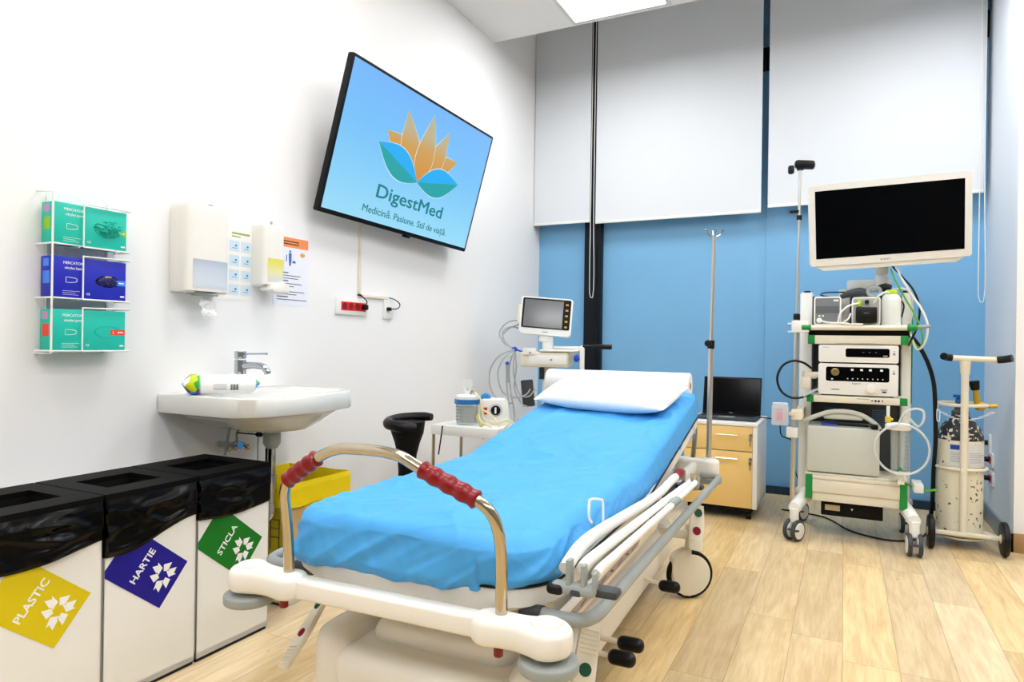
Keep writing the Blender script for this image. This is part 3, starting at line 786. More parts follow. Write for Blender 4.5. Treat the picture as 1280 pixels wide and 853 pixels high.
pr_.cyl((-2.035, y0 - .0015, .085), (-2.035, y0 + .001, .085), .035, seg=24)
part('red_disc_print', pr_, M_red, wb, W=True, label='red printed disc')
pk = MB()
for k in range(3): pk.box(x1 - .09, x1 - .045, y0 - .0022, y0 - .001, .27 + k * .035, .273 + k * .035)
pk.box(x1 - .092, x1 - .088, y0 - .0022, y0 - .001, .22, .345).box(x1 - .045, x1 - .041, y0 - .0022, y0 - .001, .22, .345)
for yy_ in (2.06, 2.085):
    pk.box(x1, x1 + .0012, yy_, yy_ + .004, .11, .15).prism([(-.01, 0), (.01, 0), (0, .012)], .0012, on_left(x1, yy_ + .002, .15))
pk.box(x1, x1 + .0012, 2.048, 2.102, .10, .103)
pk.prism([(-.025, 0), (.025, 0), (0, .04)], .0012, on_left(x1, 2.17, .035)).box(x1, x1 + .0012, 2.12, 2.22, .02, .024)
part('printed_marks', pk, M_kprint, wb, W=True)
def liner(u, v):
    P = [(x0 - .006, y0 - .006), (x1 + .006, y0 - .006), (x1 + .006, y1 + .006), (x0 - .006, y1 + .006)]
    s = (u % 1) * 4; k = int(s) % 4; f = s - int(s)
    a, b = P[k], P[(k + 1) % 4]
    x = a[0] + (b[0] - a[0]) * f; y = a[1] + (b[1] - a[1]) * f
    n = noise.noise(Vector((x * 14, y * 14, v * 3.))) * .004
    cx, cy = (x0 + x1) / 2, (y0 + y1) / 2
    if v < .6: t = v / .6; z = .395 + .085 * t + .010 * noise.noise(Vector((x * 9, y * 9, 4.))); sc = 1 + .035 + n * 3
    elif v < .7: z = .487 + n; sc = 1.0
    else: t = (v - .7) / .3; z = .48 - .36 * t; sc = .97 - .02 * t + n * 2
    return Vector((cx + (x - cx) * sc, cy + (y - cy) * sc, z))
part('yellow_liner', MB().grid(liner, 96, 20), M_yel, wb, W=True, ang=60, label='yellow plastic liner folded over the rim')
part('liner_bottom', MB().box(x0 + .01, x1 - .01, y0 + .01, y1 - .01, .125, .13), M_yelb, wb, W=True)

# ------------------------------------------------------------------ sink
ZR = .855
sk = thing('wash_basin', 'white ceramic wall-hung wash basin above the recycling bins', 'sink', (-2.08, 2.01, ZR))
SW, SD = .315, .508   # half width, depth
def basin_out(n=14, inset=0., dy=0.):
    P = []; xb = XL + .002; xf = xb + SD - inset; r = .14 - inset * .4
    w = SW - inset
    P.append((xb + inset * 1.6, 2.012 - w))
    for k in range(n + 1):
        a = R(-90 + 90 * k / n); bulge = 0
        P.append((xf - .03 - r + r * math.cos(a), 2.012 - w + r + r * math.sin(a)))
    m = 10
    for k in range(1, m):
        f = k / m; P.append((xf - .03 + .03 * math.sin(math.pi * f), 2.012 - w + r + (2 * w - 2 * r) * f))
    for k in range(n + 1):
        a = R(90 * k / n)
        P.append((xf - .03 - r + r * math.cos(a), 2.012 + w - r + r * math.sin(a)))
    P.append((xb + inset * 1.6, 2.012 + w))
    return P
mb = MB(); rows = []
cx, cy = -2.04, 2.012
def ring(sc, z, ox=0.):
    return [mb.bm.verts.new((cx + (x - cx) * sc[0] + ox, cy + (y - cy) * sc[1], z)) for x, y in basin_out()]
# outside from the underside bowl up to the rim, over and down into the bowl
def ring2(z, fx0, fx1, fy, rnd):
    """ring whose outline morphs to an ellipse (rnd 0..1) spanning x fx0..fx1 and half width fy"""
    O = basin_out(); out = []; xb, xf = XL + .002, XL + .002 + SD
    for x, y in O:
        nx = (x - xb) / (xf - xb); ny = (y - cy) / SW
        a = math.atan2(ny, (nx - .5) * 2)
        ex, ey = math.cos(a), math.sin(a)
        px = (fx0 + fx1) / 2 + (fx1 - fx0) / 2 * ((nx - .5) * 2 * (1 - rnd) + ex * rnd)
        py = cy + fy * (ny * (1 - rnd) + ey * rnd)
        out.append(mb.bm.verts.new((px, py, z)))
    return out
xb, xf = XL + .002, XL + .002 + SD
RR = [ring2(ZR - .150, xb + .12, xf - .13, .09, 1), ring2(ZR - .146, xb + .03, xf - .10, .15, .9), ring2(ZR - .126, xb, xf - .075, .205, .7), ring2(ZR - .096, xb, xf - .048, .250, .45),
      ring2(ZR - .080, xb, xf - .034, .272, .25), ring2(ZR - .074, xb, xf - .022, .292, .12), ring2(ZR - .072, xb, xf - .003, SW - .002, 0), ring2(ZR - .068, xb, xf, SW, 0), ring2(ZR - .006, xb, xf, SW, 0), ring2(ZR, xb, xf - .006, SW - .006, 0),
      ring2(ZR, xb + .11, xf - .03, SW - .035, .12), ring2(ZR - .010, xb + .125, xf - .042, SW - .05, .2), ring2(ZR - .06, xb + .15, xf - .08, SW - .09, .45), ring2(ZR - .10, xb + .19, xf - .14, SW - .16, .8), ring2(ZR - .112, xb + .25, xf - .19, .04, 1)]
n = len(RR[0])
for A, B in zip(RR, RR[1:]):
    for k in range(n): mb.bm.faces.new((A[k], A[(k + 1) % n], B[(k + 1) % n], B[k]))
mb.bm.faces.new(RR[0][::-1]); mb.bm.faces.new(RR[-1])
part('basin', mb, M_ceramic, sk, W=True, ang=50)
part('drain', MB().cyl((-2.06, cy, ZR - .112), (-2.06, cy, ZR - .106), .02), M_chrome, sk, W=True)
# drain pipe and supply hoses
dx, dy = -2.03, 1.975
part('drain_trap', MB().lathe([(0, .735), (.042, .735), (.042, .71), (.036, .705), (.036, .70), (0, .70)], Matrix.Translation((dx, dy, 0))), M_cream, sk, W=True)
part('trap_collar', MB().lathe([(.030, .70), (.034, .695), (.034, .655), (.028, .645), (.022, .635), (0, .635)], Matrix.Translation((dx, dy, 0))), M_grayp, sk, W=True)
tp = part('drain_pipe', MB().cyl((dx, dy, .40), (dx, dy, .64), .016).lathe([(0, .53), (.021, .53), (.021, .46), (0, .46)], Matrix.Translation((dx, dy, 0))).cyl((dx, dy, .40), (dx, dy, .42), .018).tube([(dx, dy, .41), (dx, dy, .37), (dx - .03, dy, .345), (dx - .07, dy, .345), (dx - .1, dy, .38), (dx - .13, dy, .40), (XL, dy, .40)], .016), M_chrome, sk, W=True)
part('black_pipe', MB().cyl((dx - .03, dy + .012, .45), (dx - .03, dy + .012, .645), .012), M_black, sk, W=True)
for (a, b) in (((-2.17, 1.86, .74), (-2.21, 1.905, .60)), ((-2.17, 2.02, .735), (-2.24, 1.99, .64))):
    part('supply_hose', MB().tube([a, (a[0] + .01, (a[1] * .7 + b[1] * .3) + .01, a[2] - .01), (b[0] + .005, b[1] + .004, b[2] + .05), b], .0055, seg=8), M_grayp, sk, W=True)
vv = MB().cyl((XL, 1.985, .625), (-2.25, 1.985, .625), .014).sph((-2.245, 1.985, .625), .020).cyl((-2.245, 1.95, .625), (-2.245, 2.03, .625), .010).sph((-2.24, 1.945, .622), .017).sph((-2.23, 2.035, .615), .013).cyl((-2.25, 1.985, .625), (-2.215, 1.985, .63), .016)
part('stop_valve', vv, M_chrome, sk, W=True)
part('popup_rod', MB().cyl((-2.20, 1.955, .685), (-2.055, 1.97, .685), .003).cyl((-2.10, 1.965, .685), (-2.08, 1.967, .685), .009).cyl((-2.10, 1.97, .685), (-2.10, 1.97, .56), .0015), M_blackm, sk, W=True)
# tap
tx, ty = -2.255, 2.015
tp = thing('basin_tap', 'chrome single-lever mixer tap standing on the wash basin', 'tap', (tx, ty, ZR))
part('tap_body', MB().cyl((tx, ty, ZR), (tx, ty, ZR + .008), .028).cyl((tx, ty, ZR), (tx, ty, ZR + .125), .0235, seg=32, bev=.002).cyl((tx, ty, ZR + .128), (tx, ty, ZR + .16), .0235, seg=32, bev=.003), M_chrome, tp, W=True)
part('spout', MB().tube([(tx + .01, ty + .004, ZR + .098), (tx + .06, ty + .012, ZR + .102), (tx + .105, ty + .02, ZR + .098), (tx + .125, ty + .024, ZR + .082), (tx + .130, ty + .025, ZR + .068)], [.016, .014, .014, .0135, .013], seg=18), M_chrome, tp, W=True)
part('lever_handle', MB().tube([(tx + .01, ty, ZR + .148), (tx + .08, ty + .01, ZR + .150), (tx + .13, ty + .02, ZR + .151)], [.0045, .0035, .0045], seg=8), M_chrome, tp, W=True)
# wet-wipes packet
def wipes(u, v):
    a, b = u * 2 - 1, v
    s = math.sin(math.pi * min(1, max(0, (1 - abs(a)) * 4)) / 2) if abs(a) > .75 else 1
    th = b * 2 * math.pi; rr = (.5 + .5 * s)
    w = .060 * (.85 + .15 * s); h = .036 * s + .0015
    cr = noise.noise(Vector((a * 5, th * 2, 3.))) * .004
    return Vector((math.copysign(abs(math.cos(th)) ** .7, math.cos(th)) * w, a * .135, math.copysign(abs(math.sin(th)) ** .8, math.sin(th)) * (h + cr) + .037 + abs(a) ** 6 * .004))
def mat_wipes():
    m = bpy.data.materials.new('printed_wipes_film'); m.use_nodes = True; nt = m.node_tree; b = nt.nodes['Principled BSDF']; N = nt.nodes.new; L = nt.links.new
    tc = N('ShaderNodeTexCoord'); vo = N('ShaderNodeTexVoronoi'); vo.inputs['Scale'].default_value = 34; L(tc.outputs['Object'], vo.inputs['Vector'])
    rp = N('ShaderNodeValToRGB'); rp.color_ramp.interpolation = 'CONSTANT'; e = rp.color_ramp.elements
    e[0].position = 0; e[0].color = lin('cfe000'); e[1].position = .2; e[1].color = lin('1a9be8')
    for p, c in ((.36, 'ffffff'), (.5, 'e8307a'), (.6, '7a30a0'), (.7, '30b040'), (.82, 'ffffff')):
        q = e.new(p); q.color = lin(c)
    sc = N('ShaderNodeSeparateColor'); L(vo.outputs['Color'], sc.inputs[0]); L(sc.outputs[0], rp.inputs[0])
    sp = N('ShaderNodeSeparateXYZ'); L(tc.outputs['Object'], sp.inputs[0])
    m1 = N('ShaderNodeMapRange'); m1.inputs['From Min'].default_value = -.078; m1.inputs['From Max'].default_value = -.070; L(sp.outputs[1], m1.inputs['Value'])
    m2 = N('ShaderNodeMapRange'); m2.inputs['From Min'].default_value = .122; m2.inputs['From Max'].default_value = .116; L(sp.outputs[1], m2.inputs['Value'])
    mu = N('ShaderNodeMath'); mu.operation = 'MULTIPLY'; L(m1.outputs[0], mu.inputs[0]); L(m2.outputs[0], mu.inputs[1])
    mx = N('ShaderNodeMix'); mx.data_type = 'RGBA'; mx.inputs['B'].default_value = lin('f4f4f4'); L(mu.outputs[0], mx.inputs['Factor']); L(rp.outputs[0], mx.inputs['A'])
    L(mx.outputs['Result'], b.inputs['Base Color']); b.inputs['Roughness'].default_value = .3
    return m
M_w = mat_wipes()
wm = Matrix.Translation((-2.13, 1.815, ZR)) @ Matrix.Rotation(R(-38), 4, 'Z')
wp = thing('wipes_packet', 'soft packet of wipes with bright coloured print on the basin edge', 'wipes packet', M=wm)
part('packet', MB().grid(wipes, 40, 28), M_w, wp, ang=70)
bc = MB()
for k in range(8): bc.box(.0590, .0600, .030 + k * .0035, .030 + k * .0035 + (.0018 if k % 3 else .0026), .018, .040)
part('barcode', bc, M_kprint, wp)
bl = MB()
for k in range(5): bl.box(.0590, .0600, -.03, .018 - .004 * (k % 2), .020 + k * .005, .0215 + k * .005)
part('small_print', bl, M_gprint, wp)

# ------------------------------------------------------------------ glove box rack
GX = XL + .078
gr = thing('glove_box_rack', 'white wire wall rack holding three glove cartons', 'rack', (XL, 1.37, 1.27))
r_ = .0032
ry0, ry1 = 1.262, 1.520
wr_ = MB()
wr_.tube([(XL, ry0, 1.535), (GX + .01, ry0, 1.525), (GX + .01, ry0, 1.012), (XL, ry0, 1.012)], r_, seg=6, smooth=False)
wr_.tube([(XL + .004, ry0 + .03, 1.53), (XL + .004, ry0 + .03, 1.01)], r_, seg=6, smooth=False)
wr_.tube([(XL + .004, ry1 - .03, 1.53), (XL + .004, ry1 - .03, 1.01)], r_, seg=6, smooth=False)
part('back_frame', wr_, M_whitem, gr, W=True)
zs = [(1.365, 1.50), (1.192, 1.327), (1.022, 1.157)]
for z0, z1 in zs:
    f = MB()
    f.tube([(XL, ry0, z0 - .002), (GX + .008, ry0, z0 - .002), (GX + .008, ry0 + .098, z0 - .002), (GX + .008, ry0 + .098, z1 + .004), (GX + .008, ry1, z1 + .006), (XL, ry1, z1 + .006)], r_, seg=6, smooth=False)
    f.tube([(XL, ry1, z1 + .006), (XL + .006, ry1, z0 - .003), (GX + .008, ry1, z0 - .003), (GX + .008, ry0 + .098, z0 - .003)], r_, seg=6, smooth=False)
    f.tube([(XL, ry0 + .09, z0 - .004), (GX, ry0 + .09, z0 - .004)], r_, seg=6, smooth=False)
    part('wire_cradle', f, M_whitem, gr, W=True)
defs = [('teal glove carton with green size tab, topmost in the rack', M_teal, '8cc414', 'S', 'nitrylex pure', 1),
        ('indigo blue glove carton, middle one in the rack', M_indigo, '3d86f0', 'M', 'nitrylex basic', 0),
        ('teal glove carton with red size tab, lowest in the rack', M_teal, 'e8401c', 'L', 'nitrylex pure', 2)]
for (z0, z1), (lb, mm, tab, sz, sub_, k) in zip(zs, defs):
    g = thing('glove_carton', lb, 'glove box', (XL + .045, 1.39, z0), group='glove cartons in the wall rack')
    ya, yb = ry0 + .008, ry1 - .008
    c = part('carton', MB().box(XL + .012, GX, ya, yb, z0, z1 - .002, .0015), mm, g, W=True)
    ov = [( .0 + .042 * math.cos(R(a)), .019 * math.sin(R(a)) + (.004 if a % 60 == 0 else 0)) for a in range(0, 360, 12)]
    zc = (z0 + z1) / 2 - .006
    gl = part('glove_opening', MB().prism(ov, .0006, on_left(GX, ya + .178, zc)), M_blackm if k != 2 else mat('teal_shade', '0fa998', .5), c, W=True) if k != 2 else part('perforation', MB().tube([(GX + .0005, ya + .178 + .042 * math.cos(R(a)), zc + .02 * math.sin(R(a))) for a in range(0, 360, 20)], .0007, seg=5, closed=True), mat('teal_shade', '0fa998', .5), c, W=True)
    if k != 2:
        def gf(u, v):
            a = u * 2 * math.pi; rr = v
            bx = .018 * (1 - v * v) + .010 * noise.noise(Vector((math.cos(a) * rr * 4, math.sin(a) * rr * 4, k * 5.))) + .007 * noise.noise(Vector((math.cos(a) * rr * 11, math.sin(a) * rr * 11, k * 3. + 1)))
            return Vector((GX + max(0, bx * (1 if k else .35)), ya + .178 + (.050 if k else .037) * rr * math.cos(a), zc + .020 * rr * math.sin(a) * (1.5 if k else .9) + (.006 if k else 0)))
        part('glove', MB().grid(gf, 40, 14), mat('teal_glove', '12b49f', .5) if k == 1 else mat('indigo_glove', '0a0f5c', .5), g, W=True, ang=50, label='crumpled glove in the opening')
        if k == 0:
            part('torn_flap', MB().prism([(-.02, .012), (-.008, .02), (.012, .019), (.004, .013), (.0, .016), (-.01, .012)], .0012, on_left(GX + .001, ya + .18, zc)), M_cardb, g, W=True)
    t = part('size_tab', MB().box(GX, GX + .0008, yb - .052, yb - .002, zc - .010, zc + .008), mat('tab_' + sz, tab, .4), c, W=True)
    text(sz, .014, M_wprint, t, on_left(GX + .0009, yb - .042, zc - .001), W=True)
    part('tab_print', MB().box(GX + .0008, GX + .0012, yb - .028, yb - .008, zc - .003, zc + .001), M_wprint, t, W=True)
    text('MERCATOR', .0125, M_wprint, c, on_left(GX + .0003, ya + .062, z1 - .022), W=True, sx=.95)
    text(sub_, .0125, M_wprint, c, on_left(GX + .0003, ya + .064, z1 - .038), W=True, sx=.85)
    text('CE', .010, M_wprint, c, on_left(GX + .0003, ya + .112, z0 + .016), W=True)
    # simple hand pictogram
    hp = MB()
    hy, hz = ya + .040, z0 + .058
    hp.tube([(GX + .0006, hy, hz - .008), (GX + .0006, hy, hz + .009), (GX + .0006, hy + .012, hz + .009), (GX + .0006, hy + .030, hz + .007), (GX + .0006, hy + .036, hz + .004), (GX + .0006, hy + .032, hz + .001), (GX + .0006, hy + .037, hz - .002), (GX + .0006, hy + .030, hz - .006), (GX + .0006, hy + .014, hz - .008)], .0009, seg=5, smooth=False, closed=True)
    for q in range(3): hp.box(GX, GX + .0006, ya + .03, ya + .03 + (.055, .04, .05)[q], z0 + .022 - q * .006, z0 + .0228 - q * .006)
    hp.box(GX, GX + .0006, yb - .02, yb - .006, z0 + .012, z0 + .017)
    part('pictogram', hp, M_wprint, c, W=True)
    # end face print
    ep = MB().box(XL + .025, XL + .06, ya - .0007, ya, z0 + .045, z0 + .085)
    part('end_tab', ep, mat('tab_' + sz, tab, .4), c, W=True)
    part('end_print', MB().box(XL + .025, XL + .055, ya - .0007, ya, z0 + .10, z0 + .125), mat('tab_M', '3d86f0', .4) if k == 0 else mat('magenta_print', 'c08cc0', .4), c, W=True)

# ------------------------------------------------------------------ towel dispenser and soap dispenser
def disp(name, label, cat, y0, y1, z0, z1, zw0, zw1, d, wmat, parts):
    t = thing(name, label, cat, (XL, (y0 + y1) / 2, z0))
    w = y1 - y0; cy = (y0 + y1) / 2
    def sec(scale=1., rr=.5):
        P = [(XL, -w / 2 * scale)]
        n = 40
        for k in range(n + 1):
            a = math.pi * (-.5 + k / n)
            ex = abs(math.cos(a)) ** .42; ey = math.copysign(abs(math.sin(a)) ** .42, math.sin(a))
            P.append((XL + d * .35 + d * .65 * ex * scale, w / 2 * ey * scale))
        P.append((XL, w / 2 * scale))
        return P
    def shell(za, zb, sc0, m, nm, par, top=False, label=None):
        mb = MB(); lv = [(za, sc0), (zb - (.03 if top else 0), sc0)] + ([(zb - .012, sc0 * .985), (zb - .003, sc0 * .95), (zb, sc0 * .88)] if top else [])
        rows = [[mb.bm.verts.new((x, cy + y, z)) for x, y in sec(s)] for z, s in lv]
        n = len(rows[0])
        for A, B in zip(rows, rows[1:]):
            for k in range(n): mb.bm.faces.new((A[k], A[(k + 1) % n], B[(k + 1) % n], B[k]))
        mb.bm.faces.new(rows[0][::-1]); mb.bm.faces.new(rows[-1])
        return part(nm, mb, m, par, W=True, label=label)
    shell(z0, z1, 1., M_plast, 'cover', t, True)
    P = [q for q in sec(1.) if -w * .36 < q[1] < w * .49 and q[0] > XL + d * .36]
    wm_ = MB(); lv = [z0 + .012, (z0 + zw1) / 2, zw1]; rows = []
    for z in lv: rows.append([wm_.bm.verts.new((x + .0015, cy + y * 1.008, z)) for x, y in P])
    for A, B in zip(rows, rows[1:]):
        for k in range(len(P) - 1): wm_.bm.faces.new((A[k], A[k + 1], B[k + 1], B[k]))
    part('window', wm_, wmat, t, W=True, label='see-through front window')
    part('base_plate', MB().box(XL, XL + d * .80, y0 + .004, y1 - .004, z0 - .006, z0 + .002, .002), M_plast, t, W=True)
    parts(t, cy, d)
    return t
def tow(t, cy, d):
    part('outlet', MB().box(XL + .03, XL + .085, cy - .05, cy + .05, 1.238, 1.250, .004).cyl((XL + .06, cy - .05, 1.238), (XL + .1, cy + .04, 1.238), .006), M_grayp, t, W=True)
    def tw(u, v):
        return Vector((XL + .06 + .02 * noise.noise(Vector((u * 5, v * 4, 1.))) + .012 * v, cy + .02 + (u - .5) * (.045 + .03 * math.sin(v * 3)) + .015 * v * (1 - v) + .01 * noise.noise(Vector((v * 6, u * 3, 2.))), 1.243 - v * .085 - .012 * abs(u - .5)))
    part('towel_end', MB().grid(tw, 12, 16), M_paper, t, W=True, ang=60, label='hanging white paper towel end')
    part('lock', MB().cyl((XL + .05, cy + .04, 1.575), (XL + .05, cy + .04, 1.60), .010), mat('blue_grey_lock', '6c93b4', .3), t, W=True, label='blue lock button on top')
disp('towel_dispenser', 'large white paper towel dispenser with clear window above the sink', 'towel dispenser', 1.738, 1.942, 1.250, 1.588, 1.25, 1.372, .100, mat_ramp('frosted_towel_window', 2, [(-.02, 'b7c3d2'), (.03, 'd3dbe4'), (.09, 'c3cedb'), (.12, 'aebccd')], rough=.2), tow)
def soa(t, cy, d):
    part('push_lever', MB().prism([(-.05, -.012), (-.03, -.018), (.045, -.028), (.062, -.018), (.06, .018), (.02, .026), (-.04, .012)], .07, basis((XL + .03, cy + .01, 1.295), (0, 1, 0), (0, 0, 1), (1, 0, 0)), bev=.008), M_plast, t, W=True)
    part('lock', MB().cyl((XL + .05, cy + .005, 1.56), (XL + .05, cy + .005, 1.587), .005), M_grayp, t, W=True)
disp('soap_dispenser', 'smaller white soap dispenser with yellow soap window', 'soap dispenser', 2.135, 2.255, 1.305, 1.568, 1.31, 1.42, .085, mat_ramp('yellow_soap_window', 2, [(-.02, 'd9d8d2'), (.03, 'dcdcd6'), (.05, 'e6e3b0'), (.10, 'e3dc62')], rough=.15), soa)

# ------------------------------------------------------------------ notices on the wall
p1 = thing('hand_washing_notice', 'white notice of small blue pictures between the two dispensers', 'notice', (XL, 2.04, 1.39))
part('sheet', MB().box(XL, XL + .0012, 1.935, 2.142, 1.232, 1.542), mat('notice_paper', 'f3f1ec', .5), p1, W=True)
pb = MB()
for r in range(4):
    for c in range(3): pb.box(XL + .001, XL + .0018, 1.955 + c * .062, 2.008 + c * .062, 1.252 + r * .062, 1.298 + r * .062)
part('picture_panels', pb, mat('pale_blue_print', 'cfe3f2', .5), p1, W=True)
pk = MB()
for r in range(4):
    for c in range(3):
        pk.sph((XL + .0015, 1.99 + c * .062, 1.278 + r * .062), .007, (.1, 1, .8), 10)
        pk.box(XL + .001, XL + .002, 1.97 + c * .062, 1.995 + c * .062, 1.2655 + r * .062, 1.268 + r * .062)
part('pictures', pk, mat('teal_print', '3f8fa8', .5), p1, W=True)
part('heading', MB().box(XL + .001, XL + .002, 2.03, 2.125, 1.512, 1.520).box(XL + .001, XL + .002, 2.03, 2.075, 1.500, 1.505), mat('olive_print', '9aa860', .5), p1, W=True)
p2 = thing('procedure_notice', 'white notice with an orange heading band right of the soap dispenser', 'notice', (XL, 2.36, 1.38))
part('sheet', MB().box(XL, XL + .0012, 2.262, 2.484, 1.225, 1.545), mat('blue_white_paper', 'eef0fb', .5), p2, W=True)
hb_ = part('heading_band', MB().box(XL + .001, XL + .0018, 2.264, 2.482, 1.497, 1.543), mat('orange_print', 'f79455', .5), p2, W=True, label='orange heading band')
part('heading_text', MB().box(XL + .0018, XL + .0024, 2.30, 2.42, 1.522, 1.527).box(XL + .0018, XL + .0024, 2.30, 2.42, 1.510, 1.515), M_kprint, hb_, W=True)
tl = MB(); random.seed(3)
for k in range(11):
    z = 1.375 - k * .0125; L_ = random.uniform(.10, .19)
    if k % 3 == 0: L_ = .07
    tl.box(XL + .001, XL + .0018, 2.285, 2.285 + L_, z, z + (.0035 if k % 3 else .005))
part('small_print', tl, mat('dark_grey_print', '50586a', .5), p2, W=True)
fg = MB()
fg.sph((XL + .0015, 2.365, 1.478), .006, (.15, 1, 1), 10).prism([(-.009, 0), (.009, 0), (.008, -.035), (.004, -.06), (-.004, -.06), (-.008, -.035)], .0008, on_left(XL + .0012, 2.365, 1.470)).box(XL + .001, XL + .0019, 2.34, 2.345, 1.43, 1.46).box(XL + .001, XL + .0019, 2.38, 2.40, 1.425, 1.435)
part('figure_print', fg, mat('blue_print', '3570c0', .5), p2, W=True)
part('emblem_print', MB().prism([(-.016, 0), (0, -.008), (.016, 0), (.012, .012), (.005, .008), (0, .018), (-.005, .008), (-.012, .012)], .0008, on_left(XL + .0012, 2.445, 1.465)), mat('gold_print', 'e0a540', .5), p2, W=True)

# ------------------------------------------------------------------ sockets and trunking on the left wall
def socket_frame(mb, M, w, h, d=.011): return mb.prism(rpoly(w, h, .008), d, M, bev=.003)
s1 = thing('red_socket_strip', 'white wall socket frame with a row of four red outlets', 'socket', (XL, 2.80, 1.24))
part('frame', socket_frame(MB(), on_left(XL, 2.805, 1.243), .25, .088), M_whitem, s1, W=True)
ins = part('red_insert', MB().box(XL + .010, XL + .0135, 2.715, 2.915, 1.221, 1.266, .001), mat('red_outlet', 'e01808', .35), s1, W=True, label='bright red outlet inserts')
hol = MB()
for k in range(4): hol.cyl((XL + .013, 2.74 + k * .05, 1.2435), (XL + .0142, 2.74 + k * .05, 1.2435), .0185, seg=20)
part('outlet_well', hol, mat('dark_red_outlet', '7a0c08', .5), ins, W=True)
part('plug', MB().box(XL + .014, XL + .04, 2.876, 2.904, 1.229, 1.258, .006), M_black, s1, W=True, label='black plug')
part('plug_cord', MB().tube([(XL + .03, 2.89, 1.252), (XL + .04, 2.885, 1.275), (XL + .02, 2.872, 1.300), (XL + .006, 2.872, 1.310)], .003, seg=6), M_black, s1, W=True)
s2 = thing('data_socket', 'small white double socket right of the red outlets', 'socket', (XL, 3.12, 1.24))
part('frame', socket_frame(MB(), on_left(XL, 3.118, 1.247), .085, .115), M_whitem, s2, W=True)
part('black_jack', MB().box(XL + .01, XL + .028, 3.098, 3.125, 1.235, 1.255, .003), M_black, s2, W=True)
part('patch_lead', MB().tube([(XL + .024, 3.12, 1.245), (XL + .05, 3.15, 1.25), (XL + .05, 3.17, 1.275), (XL + .03, 3.15, 1.300), (XL + .01, 3.12, 1.310)], .003, seg=6), M_black, s2, W=True)
tr = MB().box(XL, XL + .012, 2.855, 2.872, 1.30, 2.0, .001).box(XL, XL + .012, 2.855, 3.11, 1.298, 1.315, .001)
o = single('cable_trunking', tr, mat('ivory_trunking', 'ece7d6', .5), 'thin ivory cable trunking running down the wall from the television', 'cable trunking', (XL, 2.86, 1.3))

# ------------------------------------------------------------------ wall television
def eul(a, b, c): return Matrix.Rotation(R(a), 4, 'Z') @ Matrix.Rotation(R(b), 4, 'Y') @ Matrix.Rotation(R(c), 4, 'X')
TW, TH = 1.33, .748
TM = Matrix.Translation((-2.129, 3.113, 2.0235)) @ eul(-1.559, 14.914, -1.306)
TV = thing('television', 'large wall television tilted down showing a lotus logo on blue', 'television', M=TM)
TB = basis((0, 0, 0), (0, 1, 0), (0, 0, 1), (1, 0, 0))    # local XY -> screen plane
part('casing', MB().prism(rpoly(TW, TH, .006), .030, TB @ Matrix.Translation((0, 0, -.031)), bev=.004), M_bez, TV)
part('back_housing', MB().box(-.085, -.025, -.45, .45, -.25, .15, .015), M_bez, TV)
M_tv = mat_ramp('blue_television_picture', 2, [(-.36, '9fe0fb'), (-.2, '8fd6fb'), (.1, '74c2fb'), (.36, '6cb4fb')], emit=.95, rough=.3)
sc_ = part('screen', MB().prism([(-TW / 2 + .016, -TH / 2 + .022), (TW / 2 - .016, -TH / 2 + .022), (TW / 2 - .016, TH / 2 - .014), (-TW / 2 + .016, TH / 2 - .014)], .001, TB), M_tv, TV, label='lit blue screen')
def emat(n, c, e=.95):
    m = bpy.data.materials.new(n); m.use_nodes = True; b = m.node_tree.nodes['Principled BSDF']
    b.inputs['Base Color'].default_value = (.01, .01, .012, 1); b.inputs['Roughness'].default_value = .3
    b.inputs['Emission Color'].default_value = lin(c); b.inputs['Emission Strength'].default_value = e
    return m
GOLD = mat_ramp('gold_petal', 2, [(-.08, 'dc9414'), (.10, 'd8a24a'), (.18, 'c4b58e'), (.30, 'b8ba9c')], emit=.9, rough=.3)
def petal(base, tip, wid, bow=0., n=14, hug=.45):
    b, t = Vector(base), Vector(tip); d = t - b; p = Vector((-d.y, d.x)); p.normalize(); A, B = [], []
    for k in range(n + 1):
        s = k / n; w = wid * (math.sin(math.pi * s ** hug) if 0 < s < 1 else 0)
        c = b + d * s + p * bow * math.sin(math.pi * s)
        A.append((c + p * w)[:]); B.append((c - p * w)[:])
    return A + B[::-1][1:-1] if True else None
def onscr(mb, pts, z): return mb.prism(pts, .0004, TB @ Matrix.Translation((0, 0, z)))
# logo in screen coordinates (metres from the screen centre)
WH = emat('white_outline', 'd8ecf8')
def leafshape(name, base, tip, w, bow, z, m, par, outline=True, hug=.6):
    if outline:
        o_ = MB(); onscr(o_, petal(base, tip, w + .0045, bow, hug=hug), z); part(name + '_outline', o_, WH, par, flat=True)
    mb = MB(); onscr(mb, petal(base, tip, w, bow, hug=hug), z + .0005)
    return part(name, mb, m, par, flat=True)
B0 = (.006, -.075)
leafshape('outer_petal', (-.04, -.03), (-.322, .118), .062, -.015, .0014, GOLD, sc_, hug=.9)
leafshape('outer_petal', (.06, -.03), (.342, .122), .055, .015, .0014, GOLD, sc_, hug=.9)
leafshape('inner_petal', (.03, -.05), (.2, .262), .072, -.03, .0026, GOLD, sc_, hug=.75)
leafshape('inner_petal', (-.01, -.06), (-.195, .264), .082, .02, .0038, GOLD, sc_, hug=.75)
leafshape('centre_petal', B0, (.025, .306), .080, -.012, .005, GOLD, sc_, hug=.72)
CY = emat('cyan_leaf', '10aef6'); TE = emat('teal_leaf', '12a3a6')
for sx, tip in ((-1, (-.370, .045)), (1, (.396, .004))):
    leafshape('leaf', B0, tip, .082, 0, .0064, CY, sc_, hug=.95)
    full = petal(B0, tip, .082, 0, hug=.95)
    lower = full[:15] if (sum(q[1] for q in full[1:14]) < sum(q[1] for q in full[15:])) else [full[0]] + full[14:]
    mb = MB(); onscr(mb, lower, .0072); part('leaf_shade', mb, TE, sc_, flat=True)
